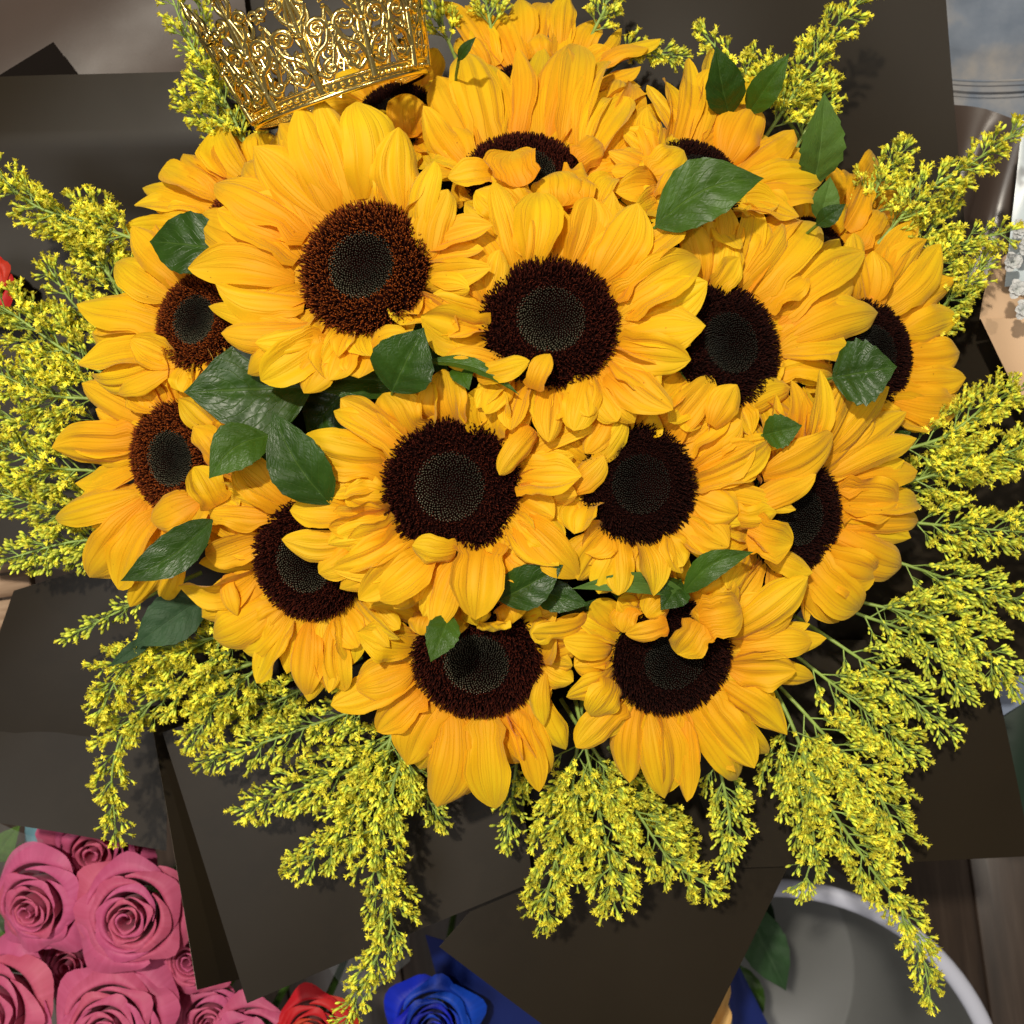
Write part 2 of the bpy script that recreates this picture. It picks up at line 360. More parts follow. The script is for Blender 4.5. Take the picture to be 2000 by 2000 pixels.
def make_discs(seed, kind):
    rnd = random.Random(seed); ring = []; eye = []
    n = 620; eyeq = 0.53
    for i in range(n):
        q = math.sqrt((i + 0.5) / n) * eyeq * 1.02; a = i * GA
        p = np.array([q * math.cos(a), q * math.sin(a), 0]) * 0.036; p[2] = disc_h(q) * 1.0
        lean = 0.55 * q + 0.1
        inw = -1 if q < 0.2 else -0.6
        d = np.array([math.cos(a) * lean * -0.8 + rnd.uniform(-.15, .15), math.sin(a) * lean * -0.8 + rnd.uniform(-.15, .15), 1])
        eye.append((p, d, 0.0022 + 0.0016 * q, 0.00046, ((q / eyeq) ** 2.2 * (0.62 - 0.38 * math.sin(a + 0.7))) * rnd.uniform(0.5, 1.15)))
    n = 3300
    for i in range(n):
        q = math.sqrt((i + 0.5) / n)
        if q < eyeq - 0.02 - 0.05 * rnd.random(): continue
        a = i * GA + rnd.uniform(-.03, .03); q2 = q + rnd.uniform(-.012, .012)
        p = np.array([q2 * math.cos(a), q2 * math.sin(a), 0]) * 0.0365; p[2] = disc_h(q) - 0.0005
        f = (q - eyeq) / (1 - eyeq)
        d = np.array([math.cos(a) * (0.9 * f - 0.15) + rnd.uniform(-.4, .4), math.sin(a) * (0.9 * f - 0.15) + rnd.uniform(-.4, .4), 1])
        ring.append((p, d, rnd.uniform(0.0030, 0.0052) * (0.75 + 0.5 * math.sin(f * 2.6)), rnd.uniform(0.00027, 0.00048), rnd.random() ** 1.5))
    Ve = spikes(eye, None, rnd); Vr = spikes(ring, None, rnd)
    rm, em = ('ring_red', 'eye') if kind == 'red' else (('ring_dark', 'eye') if kind == 'mid' else ('ring_dark_shaded', 'eye_dark_shaded'))
    me_e = mesh_np('disc_centre', Ve[0], Ve[1], None, False, {'tipf': Ve[2], 'var': Ve[3]}, [M[em]])
    me_r = mesh_np('disc_florets', Vr[0], Vr[1], None, False, {'tipf': Vr[2], 'var': Vr[3]}, [M[rm]])
    return me_e, me_r
DISC = {'red': make_discs(1, 'red'), 'mid': make_discs(2, 'mid'), 'dark': make_discs(3, 'dark')}
# bowl under the florets and green bracts behind
def make_bowl():
    prof = [(0.0, 0.0012)] + [(q * 0.036, disc_h(q) - 0.0006) for q in np.linspace(0.1, 1, 10)] + [(0.0345, -0.006), (0.026, -0.014), (0.010, -0.019), (0.004, -0.022)]
    k = 40; V = []; 
    for r, z in prof:
        for a in range(k): V.append((r * math.cos(a * 2 * math.pi / k), r * math.sin(a * 2 * math.pi / k), z))
    F = []
    for i in range(len(prof) - 1):
        for a in range(k): F.append((i * k + a, i * k + (a + 1) % k, (i + 1) * k + (a + 1) % k, (i + 1) * k + a))
    F = np.array(F); mi = np.array([0 if j // k < 10 else 1 for j in range(len(F))])
    me = mesh_np('receptacle', np.array(V), F, mats=[M['bowl'], M['stem']], midx=mi); return me
BOWL = make_bowl()

# ------------------------------------------------------------------ sunflowers: traced petals
# (tip x, tip y, width, base x, base y, lift, options)
CX, CY = 980, 790
def o_(**k): return k
FLOWERS = [
 dict(n='F1', c=(712, 524), z=.622, r=.0368, tilt=(-.22, .12), disc='red', label='big sunflower with a russet ring and open grey-green eye, below the gold crown',
  p=[(424,408,118,588,500,.20),(423,563,88,596,588,.24),(374,527,78,575,545,.10),(385,422,95,580,490,.08),(418,345,105,610,450,.12),
     (500,288,115,640,430,.18),(585,200,98,665,405,.20),(622,196,80,690,395,.10),(700,192,112,718,388,.24),(778,252,92,785,415,.18),
     (845,312,66,815,468,.16),(875,370,78,835,510,.12),(402,594,48,600,640,.10),(431,650,64,610,640,.18),(500,672,60,628,650,.24),
     (475,724,64,610,655,.08),(507,742,85,635,660,.14),(590,765,75,655,675,.08),(640,742,98,668,672,.18),(700,738,80,710,676,.16),
     (795,650,48,722,688,.28),(755,700,70,745,668,.12),(455,310,90,600,455,.02),(545,240,90,650,420,.04)]),
 dict(n='F2', c=(1075, 630), z=.628, r=.0368, tilt=(.05, .20), disc='mid', label='sunflower with a dark maroon ring near the middle, two small petals standing on its disc',
  p=[(965,358,58,1012,535,.18),(1052,368,92,1045,528,.12),(1034,408,74,1030,532,.26),(1161,384,88,1115,530,.14),(1248,402,104,1165,550,.18),
     (1338,442,88,1192,580,.20),(1372,498,92,1205,605,.10),(1380,552,92,1208,630,.16),(1378,635,98,1208,660,.20),(1349,704,78,1204,682,.14),
     (1313,806,82,1190,715,.16),(1237,822,64,1170,728,.08),(1122,838,68,1148,728,.16),(1072,862,62,1082,742,.10),
     (1072,690,46,1042,772,.42),(1032,702,46,930,738,.22),(868,697,50,1000,722,.14),(822,616,98,945,655,.24),(838,580,82,945,615,.12),
     (867,472,68,950,590,.12),(975,487,52,950,588,.30),(889,428,92,985,545,.10),(1290,760,85,1195,700,.08),(1200,380,70,1140,535,.05),
     (1150,815,52,1130,735,.24),(915,440,60,985,550,.2)]),
 dict(n='F3', c=(881, 952), z=.626, r=.0372, tilt=(-.06, .02), disc='mid', label='front-centre sunflower with a clear grey spiral eye, one petal curling over its right rim',
  p=[(587,862,88,755,895,.20),(650,808,62,782,880,.14),(666,778,62,800,872,.06),(750,766,92,822,876,.30),(812,715,66,850,860,.16),
     (868,719,94,886,856,.26),(965,748,98,948,862,.22),(1030,770,62,972,868,.12),(976,928,50,1045,842,.42),(1136,929,88,1012,932,.20),
     (1128,966,74,1014,955,.12),(1100,1063,84,1008,985,.18),(1090,1108,72,990,1018,.10),(929,1206,98,940,1060,.24),(998,1112,62,975,1042,.12),
     (849,1232,64,910,1068,.14),(827,1204,68,895,1064,.08),(730,1165,94,850,1060,.14),(805,1064,58,895,1076,.34),(668,1110,62,795,1042,.16),
     (672,968,94,762,975,.30),(648,1008,84,765,1005,.14),(677,1062,74,778,1030,.20),(630,960,74,752,930,.10),(610,905,78,752,915,.05),
     (1085,1010,60,1012,970,.24),(770,1190,70,870,1066,.06),(640,1062,74,775,1025,.12),(650,1112,70,785,1048,.10),(662,1152,70,800,1062,.06),(640,1025,60,760,1000,.2),(1128,1130,80,1010,1010,.05),(1050,1140,80,970,1050,.06),(700,1170,70,830,1065,.04),(553,1052,60,700,1052,.03),(566,997,64,690,1004,.05),(622,1120,56,700,1075,.04),(1222,818,58,1165,905,.06),(1143,884,54,1190,800,.07),(1180,890,60,1110,960,.06)]),
 dict(n='F4', c=(1248, 946), z=.620, r=.0325, tilt=(.16, -.02), disc='dark', label='sunflower with a nearly black disc, just right of the front-centre one',
  p=[(1448,820,88,1335,900,.24),(1398,737,64,1290,862,.18),(1423,788,82,1310,878,.10),(1474,867,74,1345,930,.22),(1517,867,58,1350,945,.08),
     (1442,1002,98,1340,965,.30),(1478,1008,80,1345,980,.12),(1423,1068,92,1335,1005,.18),(1405,1092,64,1320,1015,.08),(1329,1121,64,1300,1030,.14),
     (1280,1163,74,1250,1046,.20),(1208,1163,64,1205,1040,.18),(1335,1106,68,1285,1036,.20),(1139,1078,80,1188,1020,.22),(1121,1042,84,1162,975,.26),
     (1634,852,86,1490,930,.03),(1592,930,58,1462,990,.04),(1370,745,62,1275,855,.10),(1300,770,60,1240,850,.10),
     (1480,920,70,1350,950,.04),(1126,1132,90,1195,1030,.08),(1170,1160,80,1215,1040,.06),(1110,960,70,1165,950,.1),(1170,790,60,1200,880,.06)]),
 dict(n='F5', c=(1418, 674), z=.606, r=.0345, tilt=(.42, .14), disc='dark', label='sunflower with a black-maroon disc at right centre, left rim tucked under its neighbour',
  p=[(1398,373,88,1400,560,.14),(1440,424,48,1430,558,.20),(1423,464,74,1400,572,.26),(1340,424,62,1370,560,.12),(1441,503,58,1390,580,.36),
     (1553,440,94,1452,566,.20),(1600,420,78,1470,572,.10),(1579,526,84,1480,590,.30),(1673,540,104,1515,625,.22),(1695,596,84,1525,655,.26),
     (1724,609,80,1525,670,.10),(1658,674,94,1525,690,.24),(1640,720,70,1518,710,.10),(1590,728,62,1512,735,.16),(1550,756,62,1450,800,.18),
     (1467,850,52,1440,785,.12),(1437,752,62,1372,838,.34),(1510,425,70,1440,570,.10),(1565,405,70,1455,570,.06),(1475,398,66,1425,565,.08),(1640,462,72,1500,600,.12),(1688,492,72,1515,615,.10),(1620,500,72,1495,600,.2),(1500,470,80,1430,562,.05),(1630,480,80,1500,600,.04)]),
 dict(n='F6', c=(1552, 1008), z=.588, r=.0330, tilt=(.50, -.12), disc='dark', label='right-hand sunflower with a dark disc, long petals reaching toward the goldenrod on the right',
  p=[(1604,722,58,1560,905,.22),(1650,737,46,1580,900,.18),(1553,744,62,1545,890,.16),(1677,751,52,1590,905,.14),(1733,755,62,1605,895,.12),
     (1724,806,78,1615,905,.24),(1765,806,64,1625,910,.06),(1787,857,58,1625,925,.18),(1794,918,78,1635,940,.10),(1764,980,96,1635,972,.30),
     (1807,970,64,1640,985,.06),(1808,1018,64,1640,1018,.14),(1775,1110,98,1630,1050,.12),(1717,1130,96,1590,1085,.22),(1688,1197,88,1575,1100,.20),
     (1640,1215,80,1560,1100,.04),(1545,1062,80,1440,1030,.40),(1583,1121,60,1495,1070,.28),
     (1510,1078,56,1440,1035,.36),(1700,800,60,1600,900,.04),(1515,1000,60,1420,1010,.45)]),
 dict(n='F7', c=(1312, 1284), z=.592, r=.0350, tilt=(.18, -.30), disc='dark', label='lower right sunflower with a rounded petal hanging over the top of its disc',
  p=[(1579,1128,78,1420,1240,.16),(1454,1193,88,1350,1190,.42),(1437,1140,88,1365,1190,.34),(1552,1197,64,1430,1238,.20),(1588,1251,68,1432,1265,.22),
     (1594,1335,64,1430,1290,.06),(1554,1303,94,1425,1300,.24),(1611,1248,52,1430,1250,.04),(1537,1434,74,1405,1335,.16),(1474,1496,94,1368,1365,.22),
     (1506,1485,66,1385,1350,.06),(1456,1533,72,1345,1382,.10),(1345,1562,54,1333,1392,.16),(1329,1533,54,1318,1395,.08),(1303,1552,66,1295,1395,.06),
     (1299,1562,74,1268,1390,.18),(1230,1526,68,1238,1380,.06),(1125,1460,66,1215,1368,.14),(1107,1362,60,1198,1310,.22),(1157,1400,78,1196,1325,.40),
     (1099,1251,60,1195,1262,.22),(1322,1276,74,1345,1192,.50),(1222,1240,40,1285,1195,.4),(1120,1300,70,1195,1280,.12),(1210,1170,60,1250,1205,.3),
     (1500,1160,70,1400,1220,.08),(1385,1232,16,1385,1195,.5),(1265,1205,60,1290,1150,.5),(1400,1215,70,1350,1170,.5),(1215,1235,50,1230,1180,.45)]),
 dict(n='F8', c=(932, 1288), z=.592, r=.0370, tilt=(-.04, -.36), disc='mid', label='bottom-centre sunflower whose long lower petals hang down over the black paper',
  p=[(965,1584,90,950,1398,.20),(853,1580,108,888,1390,.22),(795,1493,90,850,1375,.14),(737,1428,70,822,1350,.12),(650,1380,74,812,1322,.10),
     (1053,1547,54,1000,1388,.14),(1067,1518,68,1025,1370,.08),(1103,1470,64,1045,1350,.12),(1062,1418,40,1062,1310,.34),(697,1233,84,806,1262,.26),
     (690,1342,92,808,1300,.18),(965,1234,70,955,1188,.60),(1036,1232,44,1145,1205,.50),(1082,1234,60,1058,1290,.30),(905,1232,60,880,1190,.55),
     (1145,1215,60,1050,1240,.2),(1130,1260,60,1055,1270,.1),(1090,1190,60,1030,1210,.2),(1120,1330,60,1060,1300,.1),(910,1560,70,920,1398,.04),(860,1215,70,900,1165,.5),(1000,1218,70,985,1165,.5),(820,1240,50,835,1185,.5),(930,1222,60,930,1160,.55),(1045,1255,50,1075,1200,.5),(820,1510,80,870,1385,.03),(1010,1500,70,980,1395,.04)]),
 dict(n='F9', c=(602, 1096), z=.594, r=.0345, tilt=(-.34, -.18), disc='mid', label='lower left sunflower with a maroon disc, two petals of the front one across it',
  p=[(460,900,80,560,985,.22),(406,994,86,545,1005,.24),(410,950,78,550,995,.08),(399,1092,70,515,1050,.30),(351,1139,78,508,1110,.14),
     (460,1202,36,452,1118,.40),(406,1246,94,535,1175,.20),(392,1210,80,520,1150,.06),(500,1244,80,555,1190,.10),(585,1362,88,605,1212,.18),
     (602,1370,60,620,1212,.06),(648,1352,54,648,1212,.16),(672,1354,50,665,1208,.08),(507,1334,70,570,1205,.08),(690,1300,60,670,1200,.05),(470,1270,80,555,1200,.04)]),
 dict(n='F10', c=(343, 895), z=.572, r=.0330, tilt=(-.46, -.10), disc='red', label='left edge sunflower with broad petals spread over the goldenrod',
  p=[(112,868,104,276,868,.14),(98,1002,98,272,958,.16),(174,1136,114,290,985,.18),(160,748,78,300,830,.12),(240,1150,90,315,1000,.06),
     (290,1016,76,400,965,.34),(366,1042,64,402,960,.32),(378,912,72,445,985,.40),(375,835,66,450,905,.40),(355,775,64,440,850,.30),
     (254,1186,64,310,1060,.08),(312,1176,50,350,1080,.10),(190,800,80,290,840,.04),(250,760,70,320,810,.04),(340,1100,70,370,1000,.04)]),
 dict(n='F11', c=(388, 628), z=.582, r=.0290, tilt=(-.42, .12), disc='red', label='left sunflower with a small russet disc half hidden by the big one',
  p=[(217,500,80,338,582,.16),(261,446,74,368,560,.12),(156,601,80,316,632,.14),(160,665,74,320,655,.06),(159,716,74,335,695,.10),
     (167,746,50,345,700,.04),(258,664,72,362,690,.30),(217,762,70,355,705,.14),(355,766,76,378,705,.22),(310,740,70,365,705,.08),
     (430,740,66,410,705,.2),(300,440,60,375,560,.04)]),
 dict(n='F12', c=(500, 430), z=.566, r=.0330, tilt=(-.35, .30), disc='red', label='sunflower behind the big one at upper left, only its outer petals showing',
  p=[(272,362,56,430,410,.12),(263,402,60,425,425,.16),(319,333,66,440,395,.10),(250,448,70,420,450,.08),(358,300,80,450,370,.14),
     (417,250,92,480,350,.18),(496,246,80,520,350,.14),(300,430,70,420,440,.2),(390,290,80,470,360,.05),(560,240,70,550,350,.05)]),
 dict(n='F13', c=(1025, 345), z=.590, r=.0345, tilt=(.04, .62), disc='mid', label='upper sunflower with tall upright petals and two rounded petals folded over its disc',
  p=[(911,87,98,958,285,.30),(853,145,90,930,300,.24),(1012,101,54,1010,268,.26),(1106,85,98,1070,272,.32),(1132,83,70,1105,280,.16),
     (1190,112,50,1130,295,.22),(1193,174,42,1140,315,.30),(831,212,62,905,325,.20),(1230,199,84,1150,330,.18),(1180,279,62,1125,350,.40),
     (1002,298,98,1015,415,.52),(1078,330,98,1085,430,.48),(875,352,56,970,378,.40),(1265,170,70,1150,310,.08),(960,95,60,980,280,.06),
     (1060,95,60,1045,270,.06),(1255,260,80,1150,340,.16),(1300,310,60,1170,360,.3),(1160,360,80,1100,390,.4),(860,240,70,915,330,.08),(1215,130,50,1140,300,.04),(930,370,70,985,440,.5),(1130,345,76,1120,430,.5),(1200,340,60,1160,420,.4),(1245,150,64,1160,320,.12),(1292,205,64,1175,330,.14),(1325,262,66,1190,350,.16),(1275,330,60,1150,350,.3),(1305,385,60,1180,380,.25),(1235,350,70,1140,370,.35),(960,345,50,1030,430,.45),(905,400,80,990,450,.3)]),
 dict(n='F14', c=(1364, 348), z=.590, r=.0270, tilt=(.34, .50), disc='dark', label='upper right sunflower with a sliver of disc above a large green leaf',
  p=[(1390,134,68,1352,300,.28),(1343,116,54,1325,292,.18),(1478,192,114,1398,330,.30),(1550,257,86,1432,345,.22),(1593,279,66,1440,350,.08),
     (1615,348,80,1450,372,.20),(1611,374,60,1440,385,.12),(1380,105,60,1350,290,.06),(1474,120,64,1400,300,.06),(1338,292,80,1262,360,.40),
     (1325,322,56,1280,402,.44),(1350,366,54,1282,402,.42),(1298,239,60,1310,330,.14),(1520,400,70,1420,390,.16),(1470,420,66,1400,395,.14),(1560,425,66,1440,395,.08),(1420,430,60,1380,395,.10),(1260,215,60,1315,330,.08),(1275,300,60,1320,350,.2),(1440,180,70,1380,310,.05),(1300,150,60,1310,300,.05)]),
 dict(n='F15', c=(1700, 690), z=.560, r=.0320, tilt=(.52, .05), disc='dark', label='far right sunflower half hidden behind a serrated green leaf',
  p=[(1865,543,98,1722,640,.20),(1887,686,88,1732,695,.16),(1887,738,64,1735,725,.18),(1888,756,54,1735,740,.10),(1880,786,80,1720,755,.08),
     (1836,478,84,1712,630,.16),(1807,467,84,1700,620,.22),(1785,438,68,1690,615,.08),(1830,822,80,1710,765,.06),(1668,455,70,1690,620,.14),(1705,490,72,1695,625,.2),(1640,520,72,1670,640,.22),(1745,470,66,1700,625,.08),(1865,620,80,1730,670,.05),(1760,830,70,1690,765,.05)]),
 dict(n='F16', c=(1600, 490), z=.552, r=.0230, tilt=(.60, .45), disc='dark', label='upper far right sunflower, only pointed outer petals showing behind its neighbours',
  p=[(1720,297,74,1662,400,.20),(1666,330,60,1650,400,.24),(1753,348,64,1675,420,.14),(1815,391,56,1690,430,.12),(1800,424,60,1690,445,.14),
     (1626,286,28,1635,390,.14),(1731,453,64,1690,520,.24),(1770,400,60,1690,440,.04),(1720,400,70,1640,500,.45),(1690,350,60,1620,470,.45),(1760,440,70,1650,520,.4),(1700,560,70,1660,510,.2),(1740,500,60,1680,490,.1)]),
 dict(n='F17', c=(775, 225), z=.545, r=.0240, tilt=(-.10, .40), disc='dark', label='sunflower beneath the rim of the gold crown, a strip of dark disc showing',
  p=[(798,186,78,800,290,.50),(831,202,50,825,290,.44),(745,215,40,760,290,.4),(840,130,60,820,170,.1),(870,170,60,830,200,.1),(600,250,70,710,215,.08),
     (620,290,70,720,240,.1),(860,90,60,820,160,.05),(700,95,60,740,160,.05)]),
 dict(n='F18', c=(1055, 195), z=.548, r=.0320, tilt=(.05, .50), disc='dark', label='topmost sunflower at the back, its petals cut by the upper picture edge',
  p=[(867,0,50,945,120,.2),(911,12,50,965,110,.16),(936,38,60,965,130,.26),(1012,-8,76,1022,105,.20),(1062,-8,56,1052,105,.12),
     (1106,-6,66,1095,105,.22),(1165,40,66,1130,115,.24),(1215,55,30,1140,130,.14),(1291,82,50,1160,130,.16),(1266,92,60,1155,140,.24),
     (1052,66,54,1060,125,.40),(975,20,60,1000,110,.05),(890,70,60,950,140,.08),(1200,100,60,1140,140,.2),(880,130,60,950,160,.1)]),
]
FC = {}
for fi, f in enumerate(FLOWERS):
    rnd = random.Random(100 + fi)
    C = P(*f['c'], f['z']); n = nrm((f['tilt'][0], f['tilt'][1], 1)); FC[f['n']] = (C, n)
    root = empty('sunflower', C, f['label'], 'sunflower', 'sunflowers in the bouquet')
    f['r'] *= 0.93; sc_ = f['r'] / 0.036
    q = Vector((0, 0, 1)).rotation_difference(Vector(n)); me_e, me_r = DISC[f['disc']]
    spin = rnd.uniform(-.5, .5); from mathutils import Quaternion
    rot = q @ Quaternion((0, 0, 1), spin)
    for nm, me in (('disc_centre', me_e), ('disc_florets', me_r), ('receptacle', BOWL)):
        o = obj(nm, me, root); o.rotation_mode = 'QUATERNION'; o.rotation_quaternion = rot; o.scale = (sc_,) * 3
        if nm != 'receptacle': o['kind'] = 'stuff'
    plist = []
    for e in f['p']:
        tx, ty, w, bx, by, lift = e[:6]
        B = ray_plane(bx, by, C, n, -0.002)
        # pull very close bases onto the rim
        d = B - C; d -= n * np.dot(d, n); dl = np.linalg.norm(d)
        if dl < f['r'] * 0.93 and lift >= 0.2: B = B + n * 0.009
        if dl < f['r'] * 0.96 and lift < 0.38: B = C + d / (dl + 1e-9) * f['r'] * 0.96 - n * 0.0015
        L0 = math.hypot(tx - bx, ty - by) * 0.00028
        hh = lift * L0 - 0.001
        if lift > 0.33: B = B + n * 0.004
        Tp = ray_plane(tx, ty, C, n, hh); dd_ = Tp - C
        if np.linalg.norm(dd_ - n * np.dot(dd_, n)) < f['r'] * 1.08: Tp = ray_plane(tx, ty, C, n, max(hh, 0.013)); B = B + n * 0.005
        plist.append((B, Tp, w * 0.00028 * 1.10, lift))
    # lower whorls filling between and behind
    e1 = nrm(np.cross(n, (0.1, 1, 0))); e2 = np.cross(n, e1)
    ang = []
    for B, Tp, W, lift in plist:
        d = Tp - C; a = math.atan2(np.dot(d, e2), np.dot(d, e1)); rr = np.linalg.norm(d - n * np.dot(d, n)) 
        if rr > f['r'] * 1.25: ang.append((a, rr))
    ang.sort(); fill = []
    K = 34
    for k in range(K):
        a = -math.pi + 2 * math.pi * (k + rnd.uniform(-.3, .3)) / K
        best = min(ang, key=lambda q_: abs((q_[0] - a + math.pi) % (2 * math.pi) - math.pi))
        gap = abs((best[0] - a + math.pi) % (2 * math.pi) - math.pi)
        if gap < 0.30: rr = best[1] * rnd.uniform(0.78, 0.93)
        else: rr = f['r'] * rnd.uniform(1.6, 2.1)
        dirv = e1 * math.cos(a) + e2 * math.sin(a)
        B = C + dirv * f['r'] * 0.95 - n * 0.004; 
        Tp = C + dirv * rr + n * (rnd.uniform(-0.004, 0.004)) + np.cross(n, dirv) * rnd.uniform(-.008, .008)
        fill.append((B, Tp, rnd.uniform(0.013, 0.022), 0.0))
    for B, Tp, W, lift in plist:
        up = nrm(n * 0.55 + np.array([0, 0, 0.45]) + np.array([rnd.uniform(-.25, .25), rnd.uniform(-.25, .25), 0]))
        hi = lift > 0.38
        V = petal_pts(B, Tp, up, W, arch=rnd.uniform(.05, .17) + (0.10 if hi else 0), cup=rnd.choice([-1, 1, -1]) * rnd.uniform(.15, .55), roll=rnd.uniform(-.5, .5),
                      curl=rnd.uniform(-.35, .2), blunt=rnd.uniform(0, .6), bend=rnd.uniform(-.08, .08), rnd=rnd, wave=rnd.uniform(.8, 2.2), lobe=.9 if hi else rnd.choice([0, 0, .5, 1]))
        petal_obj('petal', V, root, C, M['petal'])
    for B, Tp, W, lift in fill:
        V = petal_pts(B, Tp, n, W, arch=rnd.uniform(.02, .10), cup=rnd.choice([-1, 1]) * rnd.uniform(.15, .5), roll=rnd.uniform(-.6, .6),
                      curl=rnd.uniform(-.2, .2), blunt=rnd.uniform(0, .6), bend=rnd.uniform(-.06, .06), rnd=rnd)
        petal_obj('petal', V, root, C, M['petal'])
    # stem
    foot = np.array([0.0 + C[0] * 0.12, 0.03 + C[1] * 0.12, 0.12])
    p0 = C - n * 0.020; pts = bez([p0, p0 - n * 0.05 + (foot - p0) * 0.1, (p0 + foot) / 2 - np.array([0, 0, .03]), foot], 14)
    V, F = tube(pts, 0.0045, 8); obj('stem', mesh_np('stem', V - C, F, mats=[M['stem']]), root)

# ------------------------------------------------------------------ leaves
def leaf(tip, base, w, z, mat, label, lift=0.01, roll=0.0, arch=0.10, fold=0.0, cup=0.25, bend=0.0, serr=0.02, zt=None):
    B = P(*base, z); Tp = P(*tip, (z + lift) if zt is None else zt)
    rnd = random.Random(int(tip[0] * 7 + tip[1])); nu, nv = 15, 30
    L = np.linalg.norm(Tp - B); t = (Tp - B) / L; side = nrm(np.cross(t, (0, 0, 1))); n = np.cross(side, t)
    c, s = math.cos(roll), math.sin(roll); side, n = side * c + n * s, n * c - side * s
    S = np.linspace(0, 1, nv)[:, None]; U = np.linspace(-1, 1, nu)[None, :]
    W = w * 0.00028 * 0.5
    ws = np.interp(S, [0, .05, .15, .3, .45, .6, .75, .87, .95, 1], [.03, .30, .68, .94, 1, .90, .62, .32, .11, .004]) * W
    ed = 1 + serr * (((S * 22) % 1) - 0.5) * 2 * (np.abs(U) > 0.9)
    X = U * ws * ed; H = (cup * np.abs(U) + 0.05 * np.sin(S * 14 + 3 * np.sign(U)) * U ** 2 + 0.03 * np.sin(S * 9 * math.pi - np.abs(U) * 6)) * ws
    H = H - 0.10 * np.exp(-(U / .1) ** 2) * ws
    ctr = B + t * (S * L) + n * (arch * L * np.sin(np.pi * S)) + side * (bend * L * np.sin(np.pi * S))
    V = ctr[:, None, :].reshape(nv, 1, 3) + side * X[..., None] + n * H[..., None]
    uv = np.stack([np.tile(np.linspace(0, 1, nu), nv), np.repeat(np.linspace(0, 1, nv), nu)], 1)
    me = mesh_np('blade', V.reshape(-1, 3) - B, gridF(nv, nu), uv, mats=[M[mat]])
    root = empty('leaf', B, label, 'leaf', 'green leaves between the sunflowers')
    obj('blade', me, root)
    pts = bez([B + t * 0.03 * L, B - t * 0.001 - np.array([0, 0, 0.006]), B - t * 0.004 - np.array([0, 0, 0.02]), B - t * 0.004 - np.array([0, 0, 0.05])], 10)
    V, F = tube(pts, 0.0009, 6); obj('leaf_stalk', mesh_np('leaf_stalk', V - B, F, mats=[M['stem']]), root)
